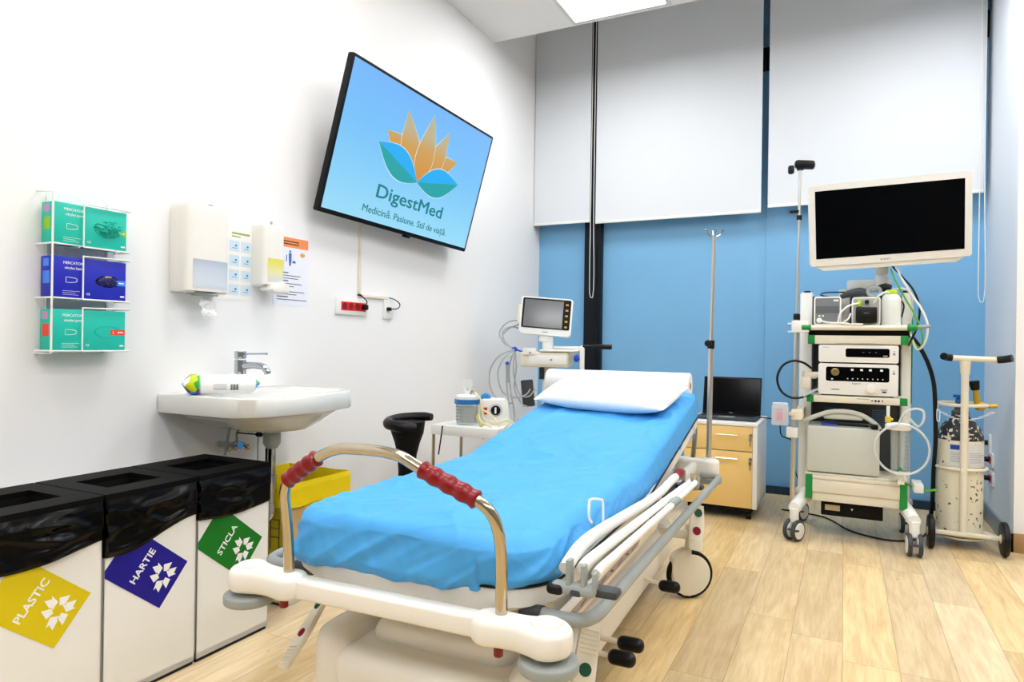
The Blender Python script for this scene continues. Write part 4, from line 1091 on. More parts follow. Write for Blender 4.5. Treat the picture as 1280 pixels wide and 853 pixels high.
TT = emat('teal_lettering', '087f88', .9)
text('DigestMed', .098, TT, sc_, TB @ Matrix.Translation((.012, -.193, .0016)), width=.61, bold=.013)
text('Medicină. Pasiune. Stil de viață.', .052, TT, sc_, TB @ Matrix.Translation((.016, -.296, .0016)), width=.775, bold=.008)
part('receiver', MB().box(-.02, .01, .02, .06, -TH / 2 - .012, -TH / 2 + .004, .003), M_bez, TV)
wbk = thing('television_bracket', 'black steel wall bracket behind the television', 'wall bracket', (XL, 3.11, 2.0))
part('plate', MB().box(XL, XL + .02, 2.92, 3.30, 1.85, 2.15, .003), M_bez, wbk, W=True)
for y in (2.97, 3.22):
    part('arm', MB().box(XL + .02, -2.215, y - .02, y + .02, 1.98, 2.05, .004), M_bez, wbk, W=True)
# ------------------------------------------------------------------ black saddle stool
st = thing('clinic_stool', 'black padded stool with curved armrest-like back beside the suction table', 'stool', (-1.955, 2.80, 0), R(10))
part('curved_back_pad', MB().tube([(.075, -.075, .640), (.03, -.10, .645), (-.02, -.10, .650), (-.07, -.075, .655), (-.09, -.02, .662), (-.07, .05, .670), (-.01, .085, .676), (.05, .09, .680), (.09, .085, .680)], [.024, .027, .027, .027, .026, .025, .024, .023, .018], seg=18, sub=6), M_black, st, ang=70)
rows = [(.108, .665), (.100, .61), (.078, .56), (.060, .50), (.052, .42), (.052, .30)]
mb = MB(); V = []
for w, z in rows:
    V.append([mb.bm.verts.new((w * .85 * math.cos(R(a)), -.01 + w * .62 * math.sin(R(a)), z)) for a in range(0, 360, 15)])
for A, B in zip(V, V[1:]):
    for k in range(24): mb.bm.faces.new((A[k], A[(k + 1) % 24], B[(k + 1) % 24], B[k]))
mb.bm.faces.new(V[0][::-1]); mb.bm.faces.new(V[-1])
part('back_stem', mb, M_blackm, st, ang=60)
part('seat', MB().sph((.0, .0, .30), .19, (1, 1, .22), 28), M_black, st)
part('gas_column', MB().cyl((0, 0, .08), (0, 0, .28), .025).cyl((0, 0, .08), (0, 0, .2), .035), M_blackm, st)
for k in range(5):
    a = R(72 * k + 5); c, s = math.cos(a), math.sin(a)
    lg = part('leg', MB().tube([(0, 0, .11), (c * .15, s * .15, .10), (c * .28, s * .28, .075)], [.026, .02, .015], seg=10), M_chrome, st)
    part('castor', MB().cyl((c * .28 - s * .022, s * .28 + c * .022, .028), (c * .28 + s * .022, s * .28 - c * .022, .028), .028, bev=.005).cyl((c * .28, s * .28, .03), (c * .28, s * .28, .075), .008), M_black, lg)

# ------------------------------------------------------------------ instrument table with suction pump
tb = thing('instrument_table', 'small cream-topped table with steel legs by the left wall', 'table', (-1.86, 3.36, 0))
x0, x1, y0, y1 = -2.075, -1.655, 3.19, 3.52
part('tabletop', MB().box(x0, x1, y0, y1, .545, .60, .004), M_whitem, tb, W=True)
for x in (x0 + .012, x1 - .012):
    for y in (y0 + .012, y1 - .012):
        l = part('leg', MB().cyl((x, y, .03), (x, y, .546), .0095), M_steel, tb, W=True)
        part('castor', MB().cyl((x - .01, y, .025), (x + .01, y, .025), .025, bev=.003), M_grayp, l, W=True)
part('lower_shelf', MB().box(x0 + .01, x1 - .01, y0 + .01, y1 - .01, .20, .212, .002), M_whitem, tb, W=True)
single('black_probe', MB().tube([(-1.985, 3.17, .60), (-1.99, 3.168, .55), (-2.005, 3.165, .44)], .004, seg=8), M_black, 'thin black probe hanging down at the front edge of the table', 'probe', (-1.99, 3.17, .55))
jar = thing('suction_jar', 'clear graduated suction jar with blue collar and white lid', 'suction jar', (-1.905, 3.30, .60))
part('jar', MB().lathe([(.0, .002), (.058, .002), (.060, .01), (.064, .115), (.060, .115), (.056, .012), (0, .008)], seg=40), M_clear, jar)
part('jar_content', MB().lathe([(0, .012), (.048, .012), (.050, .10), (0, .10)], seg=32), mat('grey_inner', 'c9c5ba', .5, alpha=.5), jar)
part('blue_collar', MB().lathe([(.062, .115), (.072, .117), (.072, .142), (.064, .144), (.060, .13), (.062, .115)], seg=40), mat('blue_collar', '1f6fae', .4), jar, label='blue screw collar')
part('lid', MB().lathe([(0, .14), (.066, .14), (.066, .158), (.055, .166), (.02, .170), (.018, .186), (0, .186)], seg=40), M_whitem, jar)
gt = MB()
for k in range(5): gt.box(.03, .034, -.057 + 0, -.055, .03 + k * .018, .032 + k * .018).box(-.02, .0, -.0635, -.0615, .03 + k * .018, .032 + k * .018).box(-.04, -.025, -.058, -.050, .03 + k * .018, .032 + k * .018)
part('graduations', gt, M_kprint, jar)
part('filter_disc', MB().cyl((.0, -.008, .225), (.0, .008, .225), .034, bev=.003).cyl((0, 0, .18), (0, 0, .205), .006), mat('very_clear_plastic', 'f2f5f5', .2, alpha=.25), jar, label='clear round filter disc')
part('outlet_elbow', MB().tube([(.02, 0, .165), (.025, 0, .185), (.035, 0, .19), (.05, 0, .185)], .007, seg=8), M_grayp, jar)
pm = thing('suction_pump', 'white suction pump with black dial and red switch on the table', 'suction pump', (-1.785, 3.39, .60), R(22))
part('casing', MB().prism([(-.075, 0), (.095, 0), (.078, .13), (.065, .145), (-.055, .145), (-.072, .13)], .13, basis((0, -.06, 0), (1, 0, 0), (0, 0, 1), (0, 1, 0)) if False else basis((0, .07, 0), (1, 0, 0), (0, 0, 1), (0, -1, 0)), bev=.006), M_whitem, pm)
part('dial', MB().cyl((.02, -.062, .085), (.02, -.075, .085), .027, seg=28, bev=.003), M_black, pm, label='black round dial')
part('dial_face', MB().box(.015, .025, -.0765, -.075, .068, .102), M_wprint, pm)
part('rocker_switch', MB().box(-.045, -.028, -.066, -.06, .085, .10, .002).box(-.045, -.028, -.066, -.06, .060, .072, .002), mat('red_switch', 'd2301c', .35), pm, label='red switches')
part('scale_ring', MB().tube([(.02 + .034 * math.cos(R(a)), -.0605, .085 + .034 * math.sin(R(a))) for a in range(0, 360, 30)], .001, seg=5, closed=True), mat('blue_ring', '4a80c0', .4), pm)
part('carry_handle', MB().prism([(.028 * math.cos(R(a)), .03 * math.sin(R(a))) for a in range(-10, 200, 15)], .05, basis((-.045, .03, .145), (1, 0, 0), (0, 0, 1), (0, -1, 0)), bev=.004), mat('blue_knob', '2f86c8', .4), pm, label='blue rounded knob')
for q, P in enumerate(([(-.10, -.06, .185), (-.06, -.09, .14), (-.05, -.10, .06), (-.02, -.12, .03), (.05, -.13, .025), (.10, -.14, .04), (.14, -.16, .01)],
          [(-.06, -.08, .12), (-.07, -.10, .06), (-.05, -.12, .02), (.0, -.16, .01), (.05, -.17, -.04), (.08, -.16, .00), (.12, -.15, .03)],
          [(-.05, -.08, .10), (-.08, -.11, .05), (-.04, -.15, -.01), (-.035, -.175, -.06)],
          [(-.07, -.08, .09), (-.02, -.11, .075), (.02, -.12, .04), (.06, -.14, -.01), (.10, -.17, -.04), (.13, -.16, -.05)])):
    part('tubing', MB().tube(P, .0055, seg=10), mat('ivory_tubing', 'ece2b4', .35, alpha=.85) if q != 2 else mat('olive_tubing', 'b8b060', .35), pm)

# ------------------------------------------------------------------ patient monitor trolley
MTR = Matrix.Translation((-1.80, 4.20, 0)) @ Matrix.Rotation(R(14), 4, 'Z')
mt = thing('monitor_trolley', 'white rolling trolley with tray and black grip bar, carrying the small monitor', 'trolley', M=MTR)
part('column', MB().box(-.035, .035, -.02, .03, .09, .90, .010).box(-.035, .035, -.03, .03, 1.0, 1.11, .008), M_whitem, mt)
part('tray_body', MB().box(-.16, .16, -.16, .14, .905, 1.005, .014, 3), M_cream, mt)
part('tray_top', MB().box(-.03, .225, -.17, .15, 1.008, 1.022, .006).box(.0, .21, .02, .14, 1.022, 1.045, .010), M_whitem, mt)
part('drawer_front', MB().box(-.10, .15, -.166, -.16, .925, .985, .004), M_whitem, mt)
part('knob', MB().cyl((.05, -.175, .955), (.05, -.166, .955), .008).cyl((-.09, -.178, 1.0), (-.09, -.17, 1.0), .007), M_grayp, mt)
part('side_pocket', MB().box(-.14, -.05, -.172, -.16, .985, 1.03, .003), M_whitem, mt)
hb = part('handle_arm', MB().tube([(.16, -.12, .99), (.21, -.14, 1.01), (.255, -.15, 1.045)], .012, seg=10).box(.235, .265, -.165, -.14, .85, 1.05, .005), M_whitem, mt)
part('grip_bar', MB().cyl((.255, -.152, 1.045), (.335, -.16, 1.045), .0135).cyl((.33, -.16, 1.045), (.44, -.172, 1.045), .0165, bev=.003), M_black, hb, label='black grip bar')
part('cable_clip', MB().sph((.215, -.16, .965), .020, (1, .6, 1.1), 12).cyl((.215, -.165, .96), (.215, -.13, .98), .012), M_blueclip, mt, label='blue cable clip')
part('cable_clip', MB().sph((-.205, -.12, 1.02), .018, (1.1, .6, 1), 12).cyl((-.205, -.12, 1.02), (-.14, -.10, 1.0), .006), M_blueclip, mt, label='blue cable clip')
part('power_block', MB().box(-.12, -.04, -.06, -.02, .66, .84, .008, M=Matrix.Translation((-.03, 0, 0)) @ Matrix.Rotation(R(-6), 4, 'Y') @ Matrix.Translation((.06, 0, -.02))).box(-.05, -.02, -.05, 0, .82, .90, .004), M_dgray, mt)
for a in range(4):
    c, s = math.cos(R(45 + 90 * a)), math.sin(R(45 + 90 * a))
    l = part('leg', MB().tube([(0, 0, .12), (c * .16, s * .16, .10), (c * .27, s * .27, .085)], [.03, .024, .018], seg=10), M_whitem, mt)
    part('castor', MB().cyl((c * .27 - .012, s * .27, .04), (c * .27 + .012, s * .27, .04), .04, bev=.005).cyl((c * .27, s * .27, .04), (c * .27, s * .27, .09), .01), M_grayp, l)
# hanging patient leads
lead = [
 [(-.20, .0, 1.19), (-.26, -.05, 1.16), (-.30, -.08, 1.10), (-.24, -.10, 1.04), (-.205, -.12, 1.02)],
 [(-.19, .0, 1.22), (-.27, -.06, 1.20), (-.32, -.08, 1.13), (-.28, -.10, 1.06), (-.21, -.12, 1.03)],
 [(-.19, .0, 1.16), (-.25, -.05, 1.17), (-.30, -.08, 1.13), (-.27, -.09, 1.05)],
 [(-.205, -.13, 1.02), (-.31, -.14, .97), (-.37, -.14, .86), (-.35, -.14, .73), (-.27, -.14, .67), (-.21, -.13, .66)],
 [(-.205, -.13, 1.02), (-.27, -.15, .96), (-.31, -.15, .86), (-.28, -.15, .74), (-.20, -.15, .70), (-.12, -.15, .72), (-.09, -.14, .76)],
 [(-.205, -.13, 1.01), (-.23, -.14, .93), (-.235, -.14, .84), (-.22, -.14, .72), (-.20, -.14, .62), (-.19, -.14, .50)],
 [(-.20, -.12, 1.01), (-.21, -.13, .92), (-.20, -.13, .82), (-.16, -.14, .72), (-.10, -.14, .71), (-.06, -.14, .76)],
 [(-.20, -.12, 1.01), (-.19, -.13, .90), (-.20, -.13, .76), (-.15, -.13, .66), (-.11, -.13, .64)],
 [(-.22, -.14, .98), (-.25, -.15, .85), (-.245, -.15, .75), (-.235, -.15, .64), (-.24, -.15, .55)]]
for P in lead: part('lead', MB().tube(P, .0050, seg=7, sub=5), M_cable, mt)
part('connector', MB().cyl((-.245, -.155, .92), (-.24, -.155, .80), .011).cyl((-.24, -.15, .60), (-.24, -.15, .66), .010), M_grayp, mt)
part('connector_cap', MB().sph((-.246, -.155, .925), .014, (1, 1, 1), 12), M_blueclip, mt, label='blue connector cap')
pmM = Matrix.Translation((-1.80, 4.16, 1.245)) @ Matrix.Rotation(R(22), 4, 'Z') @ Matrix.Rotation(R(-8), 4, 'X') @ Matrix.Rotation(R(4), 4, 'Y')
pt = thing('patient_monitor', 'small white patient monitor with a dark grey screen on trolley', 'monitor', M=pmM)
PB_ = basis((0, 0, 0), (1, 0, 0), (0, 0, 1), (0, -1, 0))
part('casing', MB().prism(rpoly(.35, .255, .02), .05, PB_ @ Matrix.Translation((0, 0, -.05)), bev=.008, seg=3).box(-.14, .14, .04, .14, -.10, .08, .02), M_whitem, pt)
part('bezel', MB().prism(rpoly(.325, .205, .010, cy=.016), .0015, PB_), M_bez, pt)
part('screen', MB().prism([(-.150, -.078), (.112, -.078), (.112, .108), (-.150, .108)], .0006, PB_ @ Matrix.Translation((0, 0, .0015))), mat('dull_grey_screen', '6a6c70', .12, emit=.04), pt, label='dull grey screen')
ic = MB()
for k, m in enumerate(range(5)): ic.box(.128, .146, -.0026, -.0015, .08 - k * .038, .092 - k * .038)
part('side_icons', ic, mat('orange_icons', 'c8963a', .4), pt)
part('logo_print', MB().box(-.018, .022, -.0012, 0, -.112, -.106), M_gprint, pt)
part('neck', MB().box(-.035, .035, .02, .08, -.17, -.09, .01), M_whitem, pt)
part('side_sockets', MB().box(-.19, -.172, .0, .04, -.06, .07, .004), M_cream, pt)

# ------------------------------------------------------------------ pedestal cabinet and laptop
x0, x1, y0, y1, zt = -.90, -.462, 4.30, 4.84, .592
cbn = thing('drawer_cabinet', 'white rolling cabinet with two pale yellow drawer fronts', 'cabinet', ((x0 + x1) / 2, (y0 + y1) / 2, 0))
part('carcass', MB().box(x0, x0 + .018, y0 + .018, y1, .075, zt - .02, .001).box(x1 - .026, x1, y0, y1, .075, zt - .018, .001).box(x0, x1, y1 - .01, y1, .075, zt - .02).box(x0, x1, y0 + .02, y1, .075, .095), M_wlam, cbn, W=True)
part('worktop', MB().box(x0 - .003, x1 + .003, y0 - .004, y1 + .003, zt - .018, zt, .002), M_wlam, cbn, W=True)
for za, zb in ((.078, .418), (.423, zt - .021)):
    d = part('drawer', MB().box(x0 + .002, x1 - .028, y0, y0 + .018, za, zb, .001), M_drawer, cbn, W=True, label='pale yellow drawer front')
    zh = zb - (.042 if zb < .5 else .052)
    part('bar_handle', MB().tube([(-.70, y0, zh), (-.70, y0 - .022, zh), (-.575, y0 - .022, zh), (-.575, y0, zh)], .004, smooth=False, seg=8), M_steel, d, W=True)
    lk = part('lock', MB().cyl((-.500, y0, zh), (-.500, y0 - .006, zh), .011), M_chrome, d, W=True)
    part('keys', MB().cyl((-.500, y0 - .006, zh), (-.500, y0 - .02, zh), .004).prism(rpoly(.018, .02, .006), .002, on_back(-.500, y0 - .018, zh - .022)).box(-.503, -.497, y0 - .02, y0 - .017, zh - .062, zh - .03), M_steel, lk, W=True)
part('plinth', MB().box(x0 + .02, x1 - .03, y0 + .04, y1 - .02, .045, .077), M_blackm, cbn, W=True)
for x in (x0 + .05, x1 - .05):
    for y in (y0 + .06, y1 - .06):
        part('castor', MB().cyl((x - .014, y, .022), (x + .014, y, .022), .022, bev=.003).cyl((x, y, .03), (x, y, .06), .008), M_black, cbn, W=True)
lp = thing('laptop', 'open black laptop with a dark screen on the drawer cabinet', 'laptop', (-.665, 4.60, zt), R(-1))
part('base', MB().box(-.185, .185, -.20, .035, .003, .020, .004), M_dgray, lp)
kb = MB()
for r in range(5):
    for c in range(14): kb.box(-.165 + c * .0237, -.147 + c * .0237, -.095 + r * .021, -.079 + r * .021, .020, .0222)
part('keyboard', kb, M_black, lp)
part('touchpad', MB().box(-.05, .05, -.18, -.11, .0198, .0206), M_grayp, lp)
lt = Matrix.Translation((0, .035, .016)) @ Matrix.Rotation(R(-12), 4, 'X')
ld = part('lid', MB().box(-.185, .185, -.004, .004, 0, .252, .003, M=lt), M_bez, lp)
part('screen', MB().box(-.174, .174, -.0052, -.004, .022, .240, M=lt), M_screen, ld)
text('DELL', .012, M_gprint, ld, lt @ on_back(0, -.0055, .012))
single('laptop_cable', MB().tube([(-.48, 4.60, .606), (-.44, 4.60, .604), (-.40, 4.585, .600), (-.36, 4.57, .59), (-.35, 4.60, .50), (-.28, 4.64, .45), (-.27, 4.65, .28), (-.24, 4.66, .20)], .004, seg=8), M_black, 'black laptop power cable running over the cabinet edge', 'cable', (-.4, 4.59, .6))

# ------------------------------------------------------------------ endoscopy tower
CT = thing('endoscopy_trolley', 'tall grey-white equipment trolley with green corner caps and twin-wheel castors', 'trolley', (.065, 4.30, 0))
yf, yb = 4.10, 4.58
def P_(name, mb, m, par=None, **k): return part(name, mb, m, par or CT, W=True, **k)
P_('side_column', MB().box(-.235, -.165, yb - .28, yb - .20, .20, 1.385, .012), M_whitem)
P_('side_column', MB().box(.285, .335, yb - .28, yb - .20, .20, 1.375, .012), M_whitem)
P_('column_cap', MB().box(-.215, -.180, yb - .275, yb - .205, 1.383, 1.392, .002), M_blackm)
P_('column_cap', MB().box(.29, .33, yb - .275, yb - .205, 1.373, 1.383, .002), M_blackm)
P_('rear_panel', MB().box(-.165, .285, yb - .215, yb - .205, .36, 1.36).box(-.168, -.162, yb - .28, yb - .215, .36, 1.36), M_dgray)
rv = MB()
for c in range(2):
    for r in range(16):
        for q in range(6): rv.box(-.10 + c * .25 + q * .011, -.093 + c * .25 + q * .011, yb - .2165, yb - .2145, .62 + r * .012 if r < 8 else 1.02 + r * .008, .626 + r * .012 if r < 8 else 1.024 + r * .008)
P_('vent_holes', rv, mat('vent_blue', '4d86b8', .5))
P_('green_edge_strip', MB().box(.333, .339, yb - .275, yb - .205, .76, 1.33, .001), M_green)
# shelves
def shelf(z0, z1, x0, x1, name, cap, yfr=yf):
    s = P_(name, MB().box(x0, x1, yfr, yb - .2, z0, z1, .006), M_cream)
    w = cap
    P_('corner_cap', MB().box(x0 - .004, x0 + w, yfr - .004, yfr + .03, z0 - .001, z1 + .001, .004), M_green, s, label='green corner cap')
    P_('corner_cap', MB().box(x1 - w, x1 + .004, yfr - .004, yfr + .03, z0 - .001, z1 + .001, .004), M_green, s, label='green corner cap')
    return s
P_('top_shelf', MB().box(-.195, .325, yf, yb - .2, 1.172, 1.186, .003), M_cream)
tbar = P_('top_handle_bar', MB().cyl((-.165, yf - .02, 1.172), (.295, yf - .02, 1.172), .0145, seg=20), M_cream)
P_('bar_end', MB().cyl((-.213, yf - .02, 1.172), (-.165, yf - .02, 1.172), .017, bev=.004).box(-.20, -.17, yf - .02, yf + .02, 1.16, 1.183, .003), M_green, tbar, label='green bar end')
P_('bar_end', MB().cyl((.295, yf - .02, 1.172), (.343, yf - .02, 1.172), .017, bev=.004).box(.30, .33, yf - .02, yf + .02, 1.16, 1.183, .003), M_green, tbar, label='green bar end')
P_('under_shelf', MB().box(-.18, .31, yf + .03, yb - .22, 1.132, 1.16), M_blackm)
s2_ = shelf(1.082, 1.130, -.178, .300, 'keyboard_drawer', .032)
P_('drawer_lip', MB().box(-.035, .155, yf - .008, yf, 1.088, 1.112, .003), M_cream, s2_)
s3_ = shelf(.760, .798, -.180, .300, 'middle_shelf', .032)
P_('small_print', MB().box(.065, .125, yf - .0008, yf, .785, .789), M_gprint, s3_)
P_('socket_print', MB().cyl((.155, yf - .001, .779), (.155, yf, .779), .006).cyl((.170, yf - .001, .779), (.170, yf, .779), .006).box(.135, .142, yf - .001, yf, .776, .784).box(.183, .190, yf - .001, yf, .776, .784), M_kprint, s3_)
ds_ = P_('drawer_unit', MB().box(-.18, .305, yf, yb - .2, .262, .352, .004), M_cream)
P_('drawer_panel', MB().box(-.16, .285, yf - .006, yf, .262, .330, .004).box(-.16, .285, yf - .006, yf, .334, .352, .003), M_cream, ds_)
P_('green_upright', MB().box(-.184, -.148, yf - .009, yf + .03, .225, .356, .004), M_green, ds_, label='green corner upright')
P_('green_upright', MB().box(.273, .309, yf - .009, yf + .03, .210, .356, .004), M_green, ds_, label='green corner upright')
P_('base_panel', MB().box(-.15, .28, yf + .002, yb - .2, .212, .262, .006), M_cream)
P_('lower_shelf', MB().box(-.185, .31, yf + .01, yb - .2, .352, .366, .003), M_cream)
bb = P_('transformer_box', MB().box(-.105, .20, yf + .06, yb - .24, .125, .205, .004), M_blackm, label='black transformer box under the base')
P_('rating_plate', MB().box(-.085, -.01, yf + .058, yf + .06, .155, .185), mat('buff_label', 'c4b79a', .5), bb)
P_('arrow_mark', MB().prism([(-.006, 0), (.006, 0), (0, -.012)], .001, on_back(.05, yf + .0595, .175)), M_wprint, bb)
# outrigger feet and twin castors
for sx, x in ((-1, -.235), (1, .335)):
    for yw, fr in ((4.02, 1), (4.50, 0)):
        xi = -.18 if sx < 0 else .29
        ft = P_('outrigger', MB().tube([(xi, 4.25, .215), (xi + (x - xi) * .5, (4.25 + yw) / 2, .20), (x, yw, .175)], [.034, .034, .032], seg=14).cyl((x, yw, .10), (x, yw, .175), .024), M_whitem)
        ang = R(-28) if sx < 0 else R(4)
        ax = Vector((math.cos(ang), math.sin(ang), 0)); c = Vector((x, yw, .058))
        c = c + Vector((0, -.01, 0))
        for s in (-1, 1):
            w = P_('castor_wheel', MB().cyl(c + ax * s * .014, c + ax * s * .034, .058, seg=32, bev=.005), M_dgray, ft)
            P_('hub', MB().cyl(c + ax * s * .012, c + ax * s * .0365, .045, seg=28, bev=.003), M_whitem, w, label='white hub')
        P_('castor_brake', MB().box(-.03, .03, -.012, .012, -.005, .004, .003, M=Matrix.Translation(c + Vector((0, -.05, .01))) @ Matrix.Rotation(ang, 4, 'Z')), M_dgray, ft)
# scope pole on the left
sp = P_('scope_pole', MB().cyl((-.250, yf - .01, .20), (-.240, yf - .01, 1.215), .0135).cyl((-.240, yf - .01, 1.2), (-.232, yf - .01, 2.06), .0075), M_steel2, label='steel scope pole')
P_('pole_clamp', MB().cyl((-.240, yf - .01, 1.215), (-.240, yf - .01, 1.25), .018, bev=.004), M_black, sp)
P_('pole_bracket', MB().box(-.265, -.175, yf - .03, yf + .02, 1.145, 1.21, .006).box(-.285, -.25, yf - .03, yf - .01, 1.19, 1.198, .002).box(-.285, -.25, yf - .03, yf - .01, 1.145, 1.153, .002), M_whitem, sp)
P_('pole_bracket', MB().box(-.262, -.20, yf - .03, yf + .25, .655, .715, .006), M_cream, sp)
P_('pole_bracket', MB().box(-.285, -.225, yf - .03, yf + .01, .555, .612, .004).cyl((-.275, yf - .035, .585), (-.275, yf - .028, .585), .010), M_whitem, sp)
P_('small_hook', MB().box(-.285, -.235, yf - .02, yf, 1.815, 1.832, .004).cyl((-.234, yf - .01, 1.775), (-.234, yf - .01, 1.80), .014), M_black, sp)
P_('scope_holder', MB().box(-.262, -.155, yf - .045, yf + .02, -.022, .022, .016, M=Matrix.Translation((-.232, 0, 2.085)) @ Matrix.Rotation(R(8), 4, 'Y') @ Matrix.Translation((.232, 0, 0))).box(-.296, -.262, yf - .03, yf, 2.035, 2.085, .012).cyl((-.232, yf - .01, 2.055), (-.232, yf - .01, 2.08), .018), M_black, sp, label='black forked scope holder')
# things on the trolley
bxa = thing('light_source_box', 'grey-fronted device with one dial on the left of top shelf', 'medical device', (-.085, 4.24, 1.186))
part('casing', MB().prism(rpoly(.138, .158, .014), .22, on_back(-.085, 4.34, 1.266), bev=.003), M_whitem, bxa, W=True)
part('front_panel', MB().prism(rpoly(.122, .142, .008), .001, on_back(-.085, 4.12, 1.266)), mat('slate_panel', '7d8286', .4), bxa, W=True)
part('panel_band', MB().box(-.143, -.028, 4.117, 4.119, 1.252, 1.292).box(-.125, -.112, 4.116, 4.118, 1.258, 1.286), mat('slate_band', '62686c', .4), bxa, W=True)
part('dial', MB().cyl((-.125, 4.119, 1.212), (-.125, 4.095, 1.212), .0145, bev=.003), M_whitem, bxa, W=True)
part('key_print', MB().box(-.13, -.12, 4.1175, 4.119, 1.234, 1.242).box(-.112, -.102, 4.1175, 4.119, 1.234, 1.242).box(-.055, -.03, 4.1175, 4.119, 1.318, 1.328), M_wprint, bxa, W=True)
bxb = thing('water_pump', 'white device with a black front cassette beside the water bottle', 'medical device', (.105, 4.24, 1.186))
part('casing', MB().prism(rpoly(.138, .152, .014), .22, on_back(.105, 4.34, 1.263), bev=.003), M_whitem, bxb, W=True)
part('front_panel', MB().prism(rpoly(.124, .138, .008), .001, on_back(.105, 4.12, 1.263)), mat('light_panel', 'b4b4b0', .4), bxb, W=True)
pc = part('pump_cassette', MB().box(.055, .157, 4.075, 4.119, 1.198, 1.283, .008).box(.078, .135, 4.068, 4.08, 1.222, 1.26, .004), M_black, bxb, W=True, label='black pump cassette')
text('FUJIFILM', .007, M_gprint, pc, on_back(.106, 4.0675, 1.25), W=True)
part('black_port', MB().cyl((.108, 4.119, 1.312), (.108, 4.105, 1.312), .011), M_black, bxb, W=True)
part('green_clamp', MB().box(.062, .080, 4.10, 4.119, 1.288, 1.322, .002), mat('lime_plastic', 'b9dc1e', .4), bxb, W=True, label='lime green tube clamp')
part('tubing', MB().tube([(-.125, 4.095, 1.212), (-.08, 4.075, 1.20), (.0, 4.07, 1.195), (.02, 4.07, 1.194)], .0045, seg=8), M_wcable, bxa, W=True)
for P in ([(.07, 4.10, 1.305), (.02, 4.08, 1.29), (-.02, 4.07, 1.25), (-.032, 4.075, 1.20)], [(.03, 4.08, 1.25), (.02, 4.075, 1.22), (-.005, 4.075, 1.193), (.09, 4.068, 1.190)], [(.14, 4.10, 1.305), (.16, 4.08, 1.34), (.19, 4.08, 1.36), (.215, 4.10, 1.358)]):
    part('tubing', MB().tube(P, .0048, seg=8), M_wcable, bxb, W=True)
bt = thing('water_bottle', 'white plastic bottle with lime green cap on the top shelf', 'bottle', (.225, 4.15, 1.186))
part('bottle', MB().lathe([(0, 0), (.045, 0), (.047, .01), (.047, .135), (.042, .155), (.028, .168), (.026, .172), (0, .172)], seg=36), mat('milky_plastic', 'e9ede9', .3), bt)
part('cap', MB().lathe([(0, .168), (.030, .168), (.031, .175), (.029, .188), (.02, .192), (.01, .186), (0, .186)], seg=30), mat('lime_plastic', 'b9dc1e', .4), bt, label='lime green cap')
sc2 = thing('scope_handpiece', 'dark scope handpiece with a coiled lead lying on the top devices', 'handpiece', (.06, 4.25, 1.345))
part('handpiece', MB().tube([(-.02, 4.24, 1.350), (.03, 4.23, 1.368), (.08, 4.22, 1.375), (.115, 4.215, 1.365)], [.012, .022, .024, .016], seg=14), M_dgray, sc2, W=True)
part('ring_head', MB().tube([(.145 + .03 * math.cos(R(a)), 4.20, 1.373 + .026 * math.sin(R(a))) for a in range(0, 360, 30)], .010, seg=10, closed=True), M_grayp, sc2, W=True)
part('plug_head', MB().tube([(.17, 4.23, 1.392), (.20, 4.225, 1.397), (.228, 4.22, 1.392)], [.020, .024, .018], seg=14), M_black, sc2, W=True)
part('lead', MB().tube([(.0, 4.24, 1.352), (-.05, 4.20, 1.345), (-.12, 4.2, 1.358), (-.10, 4.25, 1.376), (-.02, 4.26, 1.378), (.04, 4.25, 1.372)], .004, seg=8), M_black, sc2, W=True)
# processors
def processor(name, label, z0, z1, px0, px1, pz0, pz1):
    t = thing(name, label, 'medical device', (.067, 4.25, z0), group=None)
    part('casing', MB().prism(rpoly(.386, z1 - z0, .010), .36, on_back(.067, 4.46, (z0 + z1) / 2), bev=.004), M_whitem, t, W=True)
    part('display_panel', MB().prism(rpoly(px1 - px0, pz1 - pz0, .010), .001, on_back((px0 + px1) / 2, 4.10, (pz0 + pz1) / 2)), M_screen, t, W=True, label='glossy black display panel')
    part('foot', MB().box(-.11, .24, 4.13, 4.44, z0 - .006, z0 + .002), M_blackm, t, W=True)
    part('power_print', MB().box(.233, .245, 4.0985, 4.1, z1 - .034, z1 - .031).box(.233, .245, 4.0985, 4.1, z1 - .052, z1 - .040), M_gprint, t, W=True)
    return t
pu = processor('video_processor', 'upper white processor unit with a slim black display panel', .983, 1.078, .008, .218, 1.012, 1.060)
text('FUJIFILM', .009, M_gprint, pu, on_back(-.09, 4.0995, 1.064), W=True)
part('port', MB().box(.188, .208, 4.098, 4.0995, 1.016, 1.024).box(.09, .098, 4.0985, 4.0995, 1.038, 1.040).box(.12, .128, 4.0985, 4.0995, 1.038, 1.040).box(.15, .158, 4.0985, 4.0995, 1.038, 1.040), M_gprint, pu, W=True)
pd = processor('light_processor', 'lower white processor unit with round socket and white knob', .806, .975, -.088, .218, .880, .958)
text('FUJIFILM', .0115, M_kprint, pd, on_back(.062, 4.0995, .868), W=True)
part('scope_socket', MB().lathe([(0, 0), (.019, 0), (.021, .006), (.014, .008), (.013, .003), (0, .003)], on_back(-.042, 4.0985, .930)), mat('brass_socket', '9c8a5c', .3, metal=.8), pd, W=True, label='round brass-coloured socket')
part('knob', MB().cyl((.132, 4.10, .842), (.132, 4.075, .842), .0245, seg=32, bev=.006), M_plast, pd, W=True, label='white round knob')
bp = MB()
for x in (.035, .08, .122, .175): bp.box(x, x + .013, 4.0982, 4.0992, .938, .948)
for k in range(8): bp.cyl((.02 + k * .024, 4.0985, .895), (.02 + k * .024, 4.0992, .895), .003, seg=8)
bp.box(-.062, -.052, 4.0982, 4.0992, .888, .894)
part('buttons', bp, M_wprint, pd, W=True)
